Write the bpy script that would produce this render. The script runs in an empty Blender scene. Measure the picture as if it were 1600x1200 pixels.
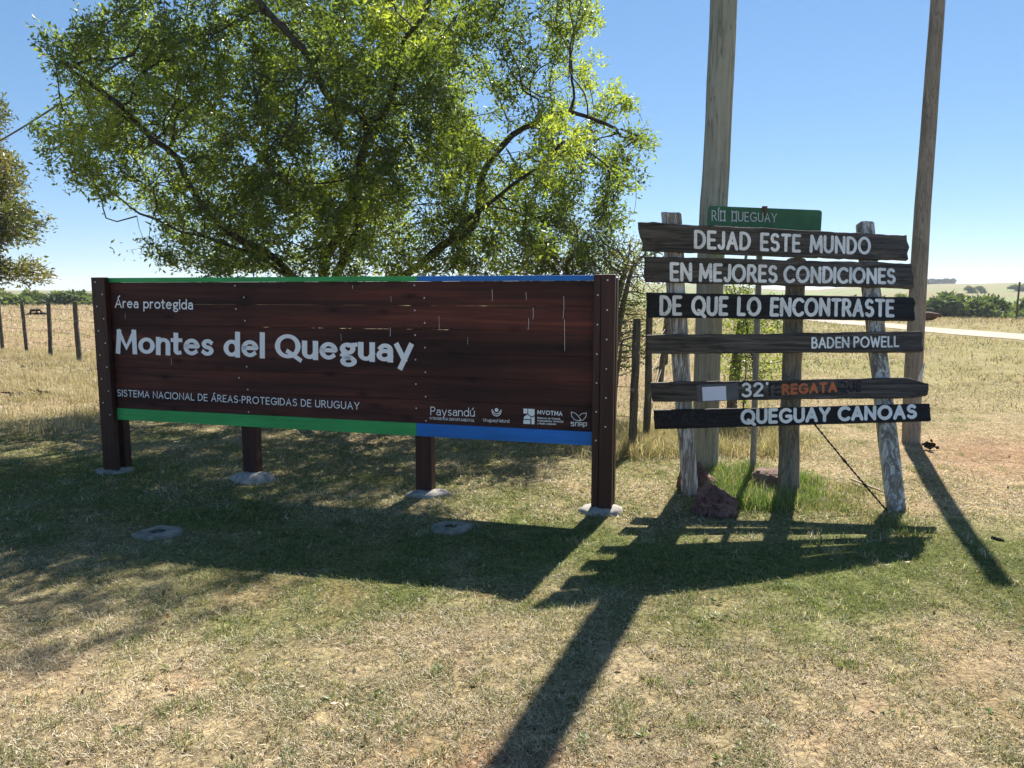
import bpy, math, random
import numpy as np
from mathutils import Vector, Matrix
random.seed(7); RNG = np.random.default_rng(7)
SC = bpy.context.scene; COL = SC.collection
# ------------------------------------------------------------------ camera / light
F = 1190.0; CAMZ = 1.6; HORIZ = 455.0
PITCH = math.atan((600 - HORIZ) / F)
cd = bpy.data.cameras.new('camera'); cam = bpy.data.objects.new('camera', cd); COL.objects.link(cam)
cam.location = (0, 0, CAMZ); cam.rotation_euler = (math.pi / 2 - PITCH, 0, 0)
cd.sensor_width = 36; cd.lens = F / 1600 * 36; cd.clip_start = 0.05; cd.clip_end = 6000
SC.camera = cam
SUN_EL = math.radians(44.0); SUN_AZ = math.radians(22.3)
w = bpy.data.worlds.new('World'); SC.world = w; w.use_nodes = True
wn = w.node_tree; sky = wn.nodes.new('ShaderNodeTexSky'); sky.sky_type = 'NISHITA'
sky.sun_disc = False; sky.sun_elevation = SUN_EL; sky.sun_rotation = SUN_AZ
sky.air_density = 0.75; sky.dust_density = 0.0; sky.ozone_density = 8.0; sky.altitude = 100
sg = wn.nodes.new('ShaderNodeGamma'); sg.inputs[1].default_value = 0.58
sh = wn.nodes.new('ShaderNodeHueSaturation'); sh.inputs['Saturation'].default_value = 1.24
wn.links.new(sky.outputs[0], sg.inputs[0]); wn.links.new(sg.outputs[0], sh.inputs['Color']); wn.links.new(sh.outputs[0], wn.nodes['Background'].inputs[0]); wn.nodes['Background'].inputs[1].default_value = 0.112
sd = bpy.data.lights.new('sun', 'SUN'); sun = bpy.data.objects.new('sun', sd); COL.objects.link(sun)
sd.energy = 5.0; sd.angle = math.radians(0.5); sd.color = (1.0, 0.94, 0.84)
S = Vector((math.cos(SUN_EL) * math.sin(SUN_AZ), math.cos(SUN_EL) * math.cos(SUN_AZ), math.sin(SUN_EL)))
sun.rotation_euler = S.to_track_quat('Z', 'Y').to_euler(); sun.location = (6, 16, 18)
SC.view_settings.view_transform = 'Standard'; SC.view_settings.look = 'None'
SC.view_settings.gamma = 1; SC.view_settings.exposure = 1.42
SC.cycles.max_bounces = 8; SC.cycles.transparent_max_bounces = 12

# ------------------------------------------------------------------ helpers
cp, sp = math.cos(PITCH), math.sin(PITCH)
def ray(px, py):
    u = (px - 800) / F; v = (600 - py) / F
    return np.array([u, cp + v * sp, -sp + v * cp])
def ground(px, py, z=0.0):
    r = ray(px, py); t = (z - CAMZ) / r[2]
    return np.array([r[0] * t, r[1] * t, z])
def at_depth(px, py, Y):
    r = ray(px, py); t = Y / r[1]
    return np.array([r[0] * t, Y, CAMZ + r[2] * t])
class Plane:
    """vertical plane through two ground points; u along it, v up, d towards the viewer"""
    def __init__(s, a, b, off=0.0):
        s.a = np.array([a[0], a[1], 0.0]); d = np.array([b[0] - a[0], b[1] - a[1], 0.0])
        s.len = np.linalg.norm(d); s.u = d / s.len
        s.n = np.array([s.u[1], -s.u[0], 0.0]); s.a = s.a + s.n * off
    def hit(s, px, py):
        r = ray(px, py); c = np.array([0, 0, CAMZ])
        t = np.dot(s.a - c, s.n) / np.dot(r, s.n); p = c + r * t
        return np.array([np.dot(p - s.a, s.u), p[2]])
    def P(s, u, v, d=0.0):
        return s.a + s.u * u + s.n * d + np.array([0, 0, v])

class Patch:
    """ruled surface between a left line and a right line (each base -> top)"""
    def __init__(s, a0, a1, b0, b1):
        s.a0, s.a1, s.b0, s.b1 = [np.array(q, float) for q in (a0, a1, b0, b1)]; s.len = np.linalg.norm(s.b0 - s.a0)
    def S(s, f, z):
        a = s.a0 + (s.a1 - s.a0) * (z / s.a1[2]); b = s.b0 + (s.b1 - s.b0) * (z / s.b1[2]); return a + (b - a) * f
    def hit(s, px, py):
        r = ray(px, py); f, t = .5, 5.8 / r[1]
        for _ in range(12):
            z = CAMZ + t * r[2]; g = lambda f, t: (s.S(f, CAMZ + t * r[2]) - t * r)[:2]
            e = g(f, t); J = np.stack([(g(f + 1e-4, t) - e) / 1e-4, (g(f, t + 1e-4) - e) / 1e-4], 1); d = np.linalg.solve(J, e); f -= d[0]; t -= d[1]
        return np.array([f * s.len, CAMZ + t * r[2]])
    def P(s, u, v, d=0.0):
        f = u / s.len; p = s.S(f, v); tu = s.S(f + .01, v) - p; tv = s.S(f, v + .01) - p
        n = np.cross(tu, tv); n /= np.linalg.norm(n); return p + n * d
def set_props(o, label=None, cat=None, group=None, kind=None):
    if label: o['label'] = label
    if cat: o['category'] = cat
    if group: o['group'] = group
    if kind: o['kind'] = kind
def thing(name, label, cat, loc, group=None):
    o = bpy.data.objects.new(name, None); o.empty_display_size = 0.1; COL.objects.link(o)
    o.location = [float(c) for c in loc]; set_props(o, label, cat, group); return o
def root_loc(p):
    while p.parent: p = p.parent
    return np.array(p.location)
def np_mesh(name, V, polys, mat, col=None, smooth=False):
    """polys: list of (M,k) index arrays"""
    me = bpy.data.meshes.new(name); V = np.asarray(V, np.float32)
    polys = [np.asarray(p, np.int32) for p in polys if len(p)]
    loops = np.concatenate([p.ravel() for p in polys])
    tot = np.concatenate([np.full(len(p), p.shape[1], np.int32) for p in polys])
    start = np.concatenate([[0], np.cumsum(tot)[:-1]]).astype(np.int32)
    me.vertices.add(len(V)); me.vertices.foreach_set('co', V.ravel())
    me.loops.add(len(loops)); me.loops.foreach_set('vertex_index', loops)
    me.polygons.add(len(tot)); me.polygons.foreach_set('loop_start', start); me.polygons.foreach_set('loop_total', tot)
    me.polygons.foreach_set('use_smooth', np.full(len(tot), bool(smooth)))
    if col is not None:
        a = me.color_attributes.new('Col', 'FLOAT_COLOR', 'POINT')
        c = np.ones((len(V), 4), np.float32); c[:, :3] = col; a.data.foreach_set('color', c.ravel())
    me.update(calc_edges=True); me.validate()
    if mat: me.materials.append(mat)
    return me
def obj(name, me, parent=None, loc=None):
    o = bpy.data.objects.new(name, me); COL.objects.link(o)
    if parent: o.parent = parent
    if loc is not None: o.location = [float(c) for c in loc]
    return o
def part(name, V, polys, mat, parent, smooth=False, col=None):
    V = np.asarray(V, float) - root_loc(parent)
    return obj(name, np_mesh(name, V, polys, mat, col, smooth), parent)
def solo(name, V, polys, mat, base, label, cat, group=None, smooth=False, col=None, kind=None):
    V = np.asarray(V, float) - np.asarray(base)
    o = obj(name, np_mesh(name, V, polys, mat, col, smooth), None, base)
    set_props(o, label, cat, group, kind); return o
class MB:
    def __init__(s): s.V = []; s.P = {}
    def add(s, V, polys):
        b = len(s.V); s.V.extend([list(map(float, v)) for v in V])
        for p in polys: s.P.setdefault(len(p), []).append([b + i for i in p])
    def polys(s): return [np.array(s.P[k]) for k in s.P]
    def part(s, name, mat, parent, smooth=False): return part(name, s.V, s.polys(), mat, parent, smooth)
    def solo(s, name, mat, base, label, cat, group=None, smooth=False, kind=None):
        return solo(name, s.V, s.polys(), mat, base, label, cat, group, smooth, None, kind)
    def hexa(s, c8, bev=0.0):
        s.add(c8, [(0, 3, 2, 1), (4, 5, 6, 7), (0, 1, 5, 4), (1, 2, 6, 5), (2, 3, 7, 6), (3, 0, 4, 7)])
def bevel(o, wdt=0.006, seg=2):
    m = o.modifiers.new('bevel', 'BEVEL'); m.width = wdt; m.segments = seg; m.limit_method = 'ANGLE'; return o

# value noise
def _h(ix, iy, iz, seed):
    n = (ix * 374761393 + iy * 668265263 + iz * 2147483647 + seed * 1274126177) & 0xffffffff
    n = ((n ^ (n >> 13)) * 1274126177) & 0xffffffff
    n = ((n ^ (n >> 16)) * 2246822519) & 0xffffffff
    return ((n ^ (n >> 15)) & 0xffffff) / float(0xffffff)
def noise3(x, y, z=0.0, seed=0):
    x, y, z = np.broadcast_arrays(np.asarray(x, float), np.asarray(y, float), np.asarray(z, float))
    ix, iy, iz = [np.floor(a).astype(np.int64) for a in (x, y, z)]
    fx, fy, fz = x - ix, y - iy, z - iz
    fx, fy, fz = [f * f * (3 - 2 * f) for f in (fx, fy, fz)]
    r = 0
    for dx in (0, 1):
        for dy in (0, 1):
            for dz in (0, 1):
                r = r + _h(ix + dx, iy + dy, iz + dz, seed) * (fx if dx else 1 - fx) * (fy if dy else 1 - fy) * (fz if dz else 1 - fz)
    return r
def fbm(x, y, z=0.0, seed=0, oct=4):
    r = 0; a = 0.5; t = 0
    for i in range(oct):
        k = 2.0 ** i; r = r + a * noise3(np.asarray(x) * k, np.asarray(y) * k, np.asarray(z) * k, seed + i); t += a; a *= 0.5
    return r / t
def sstep(a, b, x): t = np.clip((x - a) / (b - a), 0, 1); return t * t * (3 - 2 * t)

# ------------------------------------------------------------------ materials
def mat_new(name):
    m = bpy.data.materials.new(name); m.use_nodes = True; nt = m.node_tree
    b = nt.nodes['Principled BSDF']; return m, nt, b
def N(nt, t, **kw):
    n = nt.nodes.new(t)
    for k, v in kw.items():
        if k.startswith('i_'): n.inputs[k[2:].replace('_', ' ')].default_value = v
        else: setattr(n, k, v)
    return n
def ramp(nt, fac, stops):
    r = nt.nodes.new('ShaderNodeValToRGB'); e = r.color_ramp.elements
    while len(e) < len(stops): e.new(0.5)
    for el, (p, c) in zip(e, stops): el.position = p; el.color = (*c, 1)
    nt.links.new(fac, r.inputs[0]); return r.outputs[0]
def mixc(nt, fac, a, b, mode='MIX'):
    m = nt.nodes.new('ShaderNodeMix'); m.data_type = 'RGBA'; m.blend_type = mode
    for sock, v in ((m.inputs[0], fac), (m.inputs[6], a), (m.inputs[7], b)):
        if isinstance(v, bpy.types.NodeSocket): nt.links.new(v, sock)
        else: sock.default_value = v if not isinstance(v, tuple) else (*v, 1)
    return m.outputs[2]
def coords(nt, scale, kind='Object', rot=(0, 0, 0)):
    tc = nt.nodes.new('ShaderNodeTexCoord'); mp = nt.nodes.new('ShaderNodeMapping')
    mp.inputs['Scale'].default_value = scale; mp.inputs['Rotation'].default_value = rot
    nt.links.new(tc.outputs[kind], mp.inputs[0]); return mp.outputs[0]
def noise(nt, vec, scale=1.0, detail=5.0, rough=0.6, dist=0.0):
    n = N(nt, 'ShaderNodeTexNoise'); n.inputs['Scale'].default_value = scale; n.inputs['Detail'].default_value = detail
    n.inputs['Roughness'].default_value = rough; n.inputs['Distortion'].default_value = dist
    if vec is not None: nt.links.new(vec, n.inputs['Vector'])
    return n.outputs[0]
def bump(nt, b, h, strength=0.4, dist=0.01):
    n = N(nt, 'ShaderNodeBump'); n.inputs['Strength'].default_value = strength; n.inputs['Distance'].default_value = dist
    nt.links.new(h, n.inputs['Height']); nt.links.new(n.outputs[0], b.inputs['Normal'])
def wood(name, stops, grain=(2, 40, 40), rough=0.85, bstr=0.5, bdist=0.006, patch=None, rot=(0, 0, 0), cracks=True, spec=0.3):
    m, nt, b = mat_new(name)
    v = coords(nt, grain, rot=rot); g = noise(nt, v, 1.0, 7, 0.65, 0.4)
    c = ramp(nt, g, stops)
    v2 = coords(nt, (1.6, 1.6, 1.6)); blot = noise(nt, v2, 1.6, 4, 0.6)
    c = mixc(nt, 0.55, c, ramp(nt, blot, [(0.3, (0.55, 0.55, 0.55)), (0.7, (1, 1, 1))]), 'MULTIPLY')
    h = g
    if cracks:
        ck = noise(nt, coords(nt, tuple(x * 0.6 for x in grain), rot=rot), 1.0, 3, 0.5, 1.2)
        cr = ramp(nt, ck, [(0.47, (1, 1, 1)), (0.5, (0.25, 0.25, 0.25)), (0.53, (1, 1, 1))])
        c = mixc(nt, 0.6, c, cr, 'MULTIPLY')
        mm = N(nt, 'ShaderNodeMath', operation='MULTIPLY'); nt.links.new(g, mm.inputs[0]); nt.links.new(cr, mm.inputs[1]); h = mm.outputs[0]
    if patch:
        pc, thr, sc = patch
        pv = coords(nt, sc, rot=rot); pn = noise(nt, pv, 1.0, 6, 0.7, 0.6)
        pm = ramp(nt, pn, [(thr, (0, 0, 0)), (thr + 0.05, (1, 1, 1))])
        c = mixc(nt, pm, c, pc)
    nt.links.new(c, b.inputs['Base Color']); b.inputs['Roughness'].default_value = rough
    b.inputs['Specular IOR Level'].default_value = spec
    bump(nt, b, h, bstr, bdist); return m
def simple(name, col, rough=0.6, var=0.25, scale=8.0, metal=0.0, spec=0.4, bstr=0.15, bdist=0.003):
    m, nt, b = mat_new(name); v = coords(nt, (scale,) * 3); n = noise(nt, v, 1.0, 6, 0.65)
    lo = tuple(c * (1 - var) for c in col); hi = tuple(min(1, c * (1 + var)) for c in col)
    nt.links.new(ramp(nt, n, [(0.3, lo), (0.7, hi)]), b.inputs['Base Color'])
    b.inputs['Roughness'].default_value = rough; b.inputs['Metallic'].default_value = metal
    b.inputs['Specular IOR Level'].default_value = spec; bump(nt, b, n, bstr, bdist); return m
def worn_paint(name, col, thr=0.3, scale=35.0, rough=0.7, soft=0.05, var=0.12, stretch=(1, 1, 1)):
    """paint film with bare gaps"""
    m, nt, b = mat_new(name)
    v = coords(nt, tuple(scale * s for s in stretch)); n = noise(nt, v, 1.0, 5, 0.7, 0.3)
    v2 = coords(nt, (6, 6, 6)); n2 = noise(nt, v2, 1.0, 4, 0.6)
    nt.links.new(ramp(nt, n2, [(0.3, tuple(c * (1 - var * 2) for c in col)), (0.65, col)]), b.inputs['Base Color'])
    b.inputs['Roughness'].default_value = rough; b.inputs['Specular IOR Level'].default_value = 0.3
    a = ramp(nt, n, [(thr, (0, 0, 0)), (thr + soft, (1, 1, 1))]); nt.links.new(a, b.inputs['Alpha']); return m
def attr_foliage(name, transl=0.45, gloss=0.06, rough=0.5, tint=(1.15, 1.2, 0.55), gain=1.0):
    m = bpy.data.materials.new(name); m.use_nodes = True; nt = m.node_tree; nt.nodes.clear()
    out = nt.nodes.new('ShaderNodeOutputMaterial'); at = N(nt, 'ShaderNodeAttribute', attribute_name='Col')
    df = nt.nodes.new('ShaderNodeBsdfDiffuse'); tr = nt.nodes.new('ShaderNodeBsdfTranslucent')
    gl = N(nt, 'ShaderNodeBsdfGlossy'); gl.inputs['Roughness'].default_value = rough
    c2 = mixc(nt, 1.0, at.outputs['Color'], tint, 'MULTIPLY')
    nt.links.new(at.outputs['Color'], df.inputs[0]); nt.links.new(c2, tr.inputs[0])
    m1 = nt.nodes.new('ShaderNodeMixShader'); m1.inputs[0].default_value = transl
    nt.links.new(df.outputs[0], m1.inputs[1]); nt.links.new(tr.outputs[0], m1.inputs[2])
    m2 = nt.nodes.new('ShaderNodeMixShader'); m2.inputs[0].default_value = gloss
    nt.links.new(m1.outputs[0], m2.inputs[1]); nt.links.new(gl.outputs[0], m2.inputs[2])
    nt.links.new(m2.outputs[0], out.inputs[0]); return m

M = {}
M['leaf'] = attr_foliage('leaf', 0.64, 0.055, 0.4, (1.25, 1.3, 0.6))
M['far_leaf'] = attr_foliage('far_leaf', 0.35, 0.03, 0.6)
M['blade'] = attr_foliage('blade', 0.45, 0.05, 0.5, (1.05, 1.02, 0.8))
M['bark'] = wood('bark', [(0.25, (0.035, 0.03, 0.024)), (0.55, (0.10, 0.088, 0.07)), (0.8, (0.19, 0.17, 0.14))], (22, 22, 5), 0.95, 0.8, 0.02)
M['twig'] = simple('twig', (0.15, 0.125, 0.095), 0.9, 0.35, 9)
M['sign_brown'] = wood('stained_pine', [(0.25, (0.022, 0.010, 0.0085)), (0.5, (0.056, 0.019, 0.014)), (0.66, (0.085, 0.028, 0.019)), (0.82, (0.15, 0.046, 0.028))], (1.2, 1.2, 34), 0.72, 0.5, 0.003, cracks=False, spec=0.35)
M['sign_post'] = wood('stained_post', [(0.25, (0.026, 0.011, 0.0095)), (0.55, (0.058, 0.020, 0.015)), (0.8, (0.10, 0.034, 0.022))], (30, 30, 1.2), 0.5, 0.35, 0.003, cracks=False, spec=0.35)
def sign_panel_mat():
    m = M['sign_brown']; nt = m.node_tree; b = nt.nodes['Principled BSDF']; old = b.inputs['Base Color'].links[0].from_socket
    n = noise(nt, coords(nt, (0.35, 0.35, 6.2)), 1.0, 2, 0.5); c = mixc(nt, 1.0, old, ramp(nt, n, [(0.33, (0.62, 0.6, 0.6)), (0.5, (1.25, 1.15, 1.1)), (0.66, (2.3, 1.8, 1.6))]), 'MULTIPLY')
    vo = N(nt, 'ShaderNodeTexVoronoi'); vo.inputs['Scale'].default_value = 1.0; nt.links.new(coords(nt, (3.1, 3.1, 8.5)), vo.inputs['Vector'])
    c = mixc(nt, 1.0, c, ramp(nt, vo.outputs['Distance'], [(0.05, (0.22, 0.22, 0.24)), (0.17, (0.75, 0.72, 0.72)), (0.3, (1, 1, 1))]), 'MULTIPLY')
    nt.links.new(c, b.inputs['Base Color'])
sign_panel_mat()
M['green_paint'] = wood('green_paint', [(0.25, (0.035, 0.32, 0.08)), (0.6, (0.055, 0.45, 0.125)), (0.85, (0.08, 0.52, 0.16))], (1.5, 1.5, 60), 0.55, 0.3, 0.002, cracks=False, spec=0.4)
M['blue_paint'] = wood('blue_paint', [(0.25, (0.012, 0.15, 0.50)), (0.6, (0.016, 0.20, 0.66)), (0.85, (0.024, 0.24, 0.72))], (1.5, 1.5, 60), 0.55, 0.3, 0.002, cracks=False, spec=0.4)
M['white_letter'] = worn_paint('white_letter', (0.93, 0.93, 0.93), 0.20, 30, 0.6, 0.06, 0.04)
M['white_brush'] = worn_paint('white_brush', (0.92, 0.91, 0.88), 0.33, 26, 0.8, 0.05, 0.15, (1, 1, 2.2))
M['white_fresh'] = worn_paint('white_fresh', (0.92, 0.91, 0.88), 0.27, 22, 0.75, 0.05, 0.1)
M['orange_brush'] = worn_paint('orange_brush', (0.66, 0.19, 0.075), 0.30, 30, 0.8, 0.05, 0.2, (1, 1, 2))
M['ghost_brush'] = worn_paint('ghost_brush', (0.035, 0.036, 0.042), 0.40, 22, 0.85, 0.1)
M['board_wood'] = wood('weathered_board', [(0.22, (0.022, 0.020, 0.019)), (0.47, (0.085, 0.075, 0.066)), (0.62, (0.16, 0.135, 0.113)), (0.8, (0.33, 0.285, 0.24))], (2.2, 2.2, 42), 0.9, 0.9, 0.010)
M['board_black'] = wood('blackened_board', [(0.25, (0.012, 0.012, 0.014)), (0.6, (0.028, 0.027, 0.029)), (0.85, (0.065, 0.06, 0.056))], (2.5, 2.5, 50), 0.8, 0.7, 0.007)
M['post_peel'] = wood('peeling_post', [(0.2, (0.10, 0.088, 0.07)), (0.5, (0.29, 0.26, 0.215)), (0.8, (0.46, 0.42, 0.36))], (45, 45, 2.2), 0.95, 0.8, 0.008, ((0.58, 0.58, 0.55), 0.50, (34, 34, 2.6)))
M['post_grey'] = wood('grey_post', [(0.2, (0.075, 0.066, 0.05)), (0.5, (0.25, 0.22, 0.165)), (0.8, (0.42, 0.375, 0.29))], (40, 40, 1.8), 0.95, 0.9, 0.010)
M['pole_treated'] = wood('treated_pole', [(0.2, (0.19, 0.195, 0.155)), (0.5, (0.36, 0.365, 0.295)), (0.8, (0.50, 0.49, 0.40))], (30, 30, 1.6), 0.9, 0.6, 0.006)
M['pole_brown'] = wood('brown_pole', [(0.2, (0.18, 0.155, 0.12)), (0.5, (0.33, 0.28, 0.22)), (0.8, (0.44, 0.385, 0.31))], (34, 34, 0.9), 0.9, 0.6, 0.006)
M['fence_post'] = wood('fence_post', [(0.2, (0.045, 0.04, 0.033)), (0.5, (0.12, 0.105, 0.085)), (0.8, (0.24, 0.21, 0.17))], (40, 40, 3), 0.95, 0.9, 0.010, ((0.30, 0.31, 0.25), 0.60, (18, 18, 10)))
M['concrete'] = simple('concrete', (0.27, 0.25, 0.22), 0.95, 0.45, 18, bstr=0.5, bdist=0.012)
M['old_concrete'] = simple('old_concrete', (0.21, 0.19, 0.155), 0.95, 0.5, 14, bstr=0.6, bdist=0.015)
M['hole_shade'] = simple('hole_shade', (0.055, 0.042, 0.03), 1.0, 0.4, 20)
M['screw'] = simple('screw_zinc', (0.72, 0.72, 0.72), 0.4, 0.1, 20, metal=0.6)
M['metal_pole'] = simple('galvanised_pole', (0.24, 0.245, 0.24), 0.6, 0.3, 12, metal=0.3)
M['road_sign'] = simple('road_sign_green', (0.030, 0.125, 0.055), 0.5, 0.3, 5)
M['sign_white'] = worn_paint('sign_white', (0.62, 0.66, 0.62), 0.30, 60, 0.6)
M['rust'] = simple('rust', (0.14, 0.05, 0.03), 0.9, 0.4, 30)
M['wire'] = simple('wire', (0.15, 0.14, 0.13), 0.7, 0.3, 30, metal=0.4)
M['dark_wire'] = simple('dark_wire', (0.035, 0.025, 0.022), 0.85, 0.4, 40)
M['cable'] = simple('black_cable', (0.03, 0.028, 0.028), 0.6, 0.2, 20)
M['paper'] = simple('paper', (0.74, 0.76, 0.88), 0.8, 0.03, 5, bstr=0.1)
M['tape'] = simple('tape', (0.075, 0.085, 0.10), 0.35, 0.25, 14)
M['rag'] = simple('pale_splinter', (0.62, 0.60, 0.55), 0.9, 0.2, 20)
M['dark_wood'] = simple('dark_dead_wood', (0.035, 0.028, 0.022), 0.95, 0.4, 12, bstr=0.5, bdist=0.02)
M['straw_stick'] = simple('straw_stick', (0.42, 0.33, 0.22), 0.9, 0.25, 14)
M['red_soil_thing'] = simple('reddish_brown_hide', (0.12, 0.05, 0.028), 0.9, 0.3, 6)

def rock_mat(name, a, b_):
    m, nt, b = mat_new(name); v = coords(nt, (9, 9, 9)); n = noise(nt, v, 1.0, 8, 0.7)
    v2 = coords(nt, (28, 28, 28)); vo = N(nt, 'ShaderNodeTexVoronoi'); nt.links.new(v2, vo.inputs['Vector'])
    nt.links.new(ramp(nt, n, [(0.3, a), (0.7, b_)]), b.inputs['Base Color']); b.inputs['Roughness'].default_value = 0.95
    mm = N(nt, 'ShaderNodeMath', operation='ADD'); nt.links.new(n, mm.inputs[0]); nt.links.new(vo.outputs['Distance'], mm.inputs[1])
    bump(nt, b, mm.outputs[0], 0.9, 0.02); return m
M['rock_red'] = rock_mat('rock_red', (0.10, 0.045, 0.038), (0.42, 0.23, 0.19))
M['rock_pink'] = rock_mat('rock_pink', (0.20, 0.125, 0.095), (0.40, 0.28, 0.22))

# ground: colour attribute (soil / thatch / green by place) times fine texture
def ground_mat():
    m, nt, b = mat_new('ground_turf'); at = N(nt, 'ShaderNodeAttribute', attribute_name='Col')
    v = coords(nt, (1, 1, 1)); n1 = noise(nt, v, 38, 6, 0.75); n2 = noise(nt, v, 5, 5, 0.7); n3 = noise(nt, v, 0.9, 6, 0.65)
    c = mixc(nt, 1.0, at.outputs['Color'], ramp(nt, n1, [(0.34, (0.22, 0.21, 0.2)), (0.5, (0.9, 0.9, 0.9)), (0.68, (1.5, 1.45, 1.3))]), 'MULTIPLY')
    c = mixc(nt, 0.8, c, ramp(nt, n2, [(0.3, (0.6, 0.6, 0.6)), (0.65, (1.2, 1.2, 1.15))]), 'MULTIPLY')
    c = mixc(nt, 0.8, c, ramp(nt, n3, [(0.35, (0.72, 0.7, 0.66)), (0.65, (1.15, 1.15, 1.15))]), 'MULTIPLY')
    nt.links.new(c, b.inputs['Base Color']); b.inputs['Roughness'].default_value = 1.0; b.inputs['Specular IOR Level'].default_value = 0.05
    ad = N(nt, 'ShaderNodeMath', operation='ADD'); nt.links.new(n1, ad.inputs[0]); nt.links.new(n2, ad.inputs[1])
    bump(nt, b, ad.outputs[0], 0.7, 0.03); return m
M['ground'] = ground_mat()
def road_mat():
    m, nt, b = mat_new('dirt_road'); v = coords(nt, (1, 0.15, 1)); n = noise(nt, v, 2.2, 6, 0.65)
    nt.links.new(ramp(nt, n, [(0.3, (0.30, 0.23, 0.18)), (0.6, (0.37, 0.295, 0.24)), (0.8, (0.43, 0.36, 0.30))]), b.inputs['Base Color'])
    b.inputs['Roughness'].default_value = 1.0; return m
M['road'] = road_mat()

# ------------------------------------------------------------------ terrain
def terrain(x, y):
    d = np.hypot(x, y); az = np.degrees(np.arctan2(x, y))
    crest = 95 - 50 * sstep(-5, 20, az)
    drop = -5.0 * sstep(crest, crest + 110, d)
    side = sstep(-25, 32, az)
    top = 9.0 + 8.0 * side + 2.0 * (fbm(az * 0.09, 3.1, 0, 41) - 0.5) * 6
    top = top - 6.5 * np.exp(-((az - 19.5) / 4.0) ** 2)
    rise = top * sstep(190, 950, d)
    und = (fbm(x / 60, y / 60, 0, 5) - 0.5) * 2.5 * sstep(140, 400, d)
    near = (fbm(x / 1.3, y / 1.3, 0, 11) - 0.5) * 0.05 * (1 - sstep(9, 14, d))
    return drop + rise + und + near
def greenness(x, y):
    g = 0.36 + 1.15 * (fbm(x / 1.1, y / 1.1, 0, 21) - 0.5)
    g = g + 0.9 * (fbm(x / 0.28, y / 0.35, 0, 22) - 0.5)
    # a greener band of lawn round the signs
    g = g + 0.42 * np.exp(-((y - 4.9 + 0.12 * x) / 1.15) ** 2) * (1 - sstep(3.2, 5.2, x))
    g = g + 0.34 * np.exp(-(((x - 2.3) / 1.3) ** 2 + ((y - 3.9) / 0.8) ** 2))
    g = g + 0.30 * np.exp(-(((x + 5.5) / 3.0) ** 2 + ((y - 7.5) / 2.0) ** 2))
    g = g - 0.22 * (1 - sstep(3.0, 3.8, y + 0.1 * x))
    g = g - 0.30 * sstep(3.0, 4.5, x) * sstep(5, 6, y) * (1 - sstep(9, 14, y))
    return np.clip(g, 0, 1)
def bare(x, y):
    b = sstep(0.62, 0.74, fbm(x / 0.55, y / 0.55, 0, 31)) * 0.3
    b = np.maximum(b, np.exp(-(((x - 5.0) / 1.3) ** 2 + ((y - 7.2) / 1.3) ** 2)) * 0.9)
    b = np.maximum(b, np.exp(-(((x + 0.05) / 0.35) ** 2 + ((y - 2.42) / 0.14) ** 2)) * 1.0)
    return np.clip(b, 0, 1)
SOIL = np.array([0.155, 0.115, 0.08]); STRAW = np.array([0.43, 0.345, 0.215]); GREEN = np.array([0.15, 0.165, 0.06])
FIELD = np.array([0.31, 0.235, 0.15]); FIELDG = np.array([0.245, 0.24, 0.11]); HILL = np.array([0.205, 0.26, 0.115])
def lerp(a, b, t): return a + (b - a) * np.asarray(t)[..., None]
def ground_col(x, y):
    d = np.hypot(x, y); g = greenness(x, y); br = bare(x, y)
    c = lerp(SOIL * 0.5 + STRAW * 0.62, GREEN * 0.9, np.clip(g * 1.0, 0, 1))
    c = lerp(c, np.broadcast_to(np.array([0.34, 0.19, 0.12]), c.shape), br * 0.7)
    f = lerp(FIELD, FIELDG, sstep(0.45, 0.75, fbm(x / 7, y / 3.2, 0, 51)) * 0.7)
    f = lerp(f, np.broadcast_to(FIELDG, f.shape), 0.55 * sstep(2, 8, x) * (1 - sstep(35, 60, d)))
    c = lerp(c, f, sstep(7.5, 13, y))
    hn = fbm(x / 120, y / 60, 0, 61)
    hc = lerp(HILL, np.array([0.245, 0.225, 0.125]), sstep(0.35, 0.6, hn))
    hc = lerp(hc, np.array([0.10, 0.14, 0.055]), sstep(0.6, 0.75, fbm(x / 45, y / 30, 0, 71)) * 0.6)
    return lerp(c, hc, sstep(90, 170, d))
def build_ground():
    na = 420
    r = np.concatenate([np.linspace(0.4, 12, 150), np.geomspace(12.15, 1900, 170)]); ang = np.linspace(0, 2 * math.pi, na, endpoint=False)
    # crowd the angles ahead of the camera
    ang = ang - 0.55 * np.sin(ang)
    R, A = np.meshgrid(r, ang, indexing='ij'); X = R * np.sin(A); Y = R * np.cos(A)
    Z = terrain(X, Y); V = np.stack([X, Y, Z], -1).reshape(-1, 3)
    V = np.concatenate([V, [[0, 0, 0]]]); C = np.concatenate([ground_col(X, Y).reshape(-1, 3), [STRAW]])
    i = np.arange(len(r) - 1)[:, None] * na; j = np.arange(na)[None]; jn = (j + 1) % na
    q = np.stack([i + j, i + jn, i + na + jn, i + na + j], -1).reshape(-1, 4)
    q = q[:, ::-1]
    c = np.full(na, len(V) - 1); t = np.stack([np.arange(na), c, (np.arange(na) + 1) % na], -1)
    o = obj('ground', np_mesh('ground', V, [q, t], M['ground'], C, True)); o['kind'] = 'structure'
build_ground()
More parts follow.
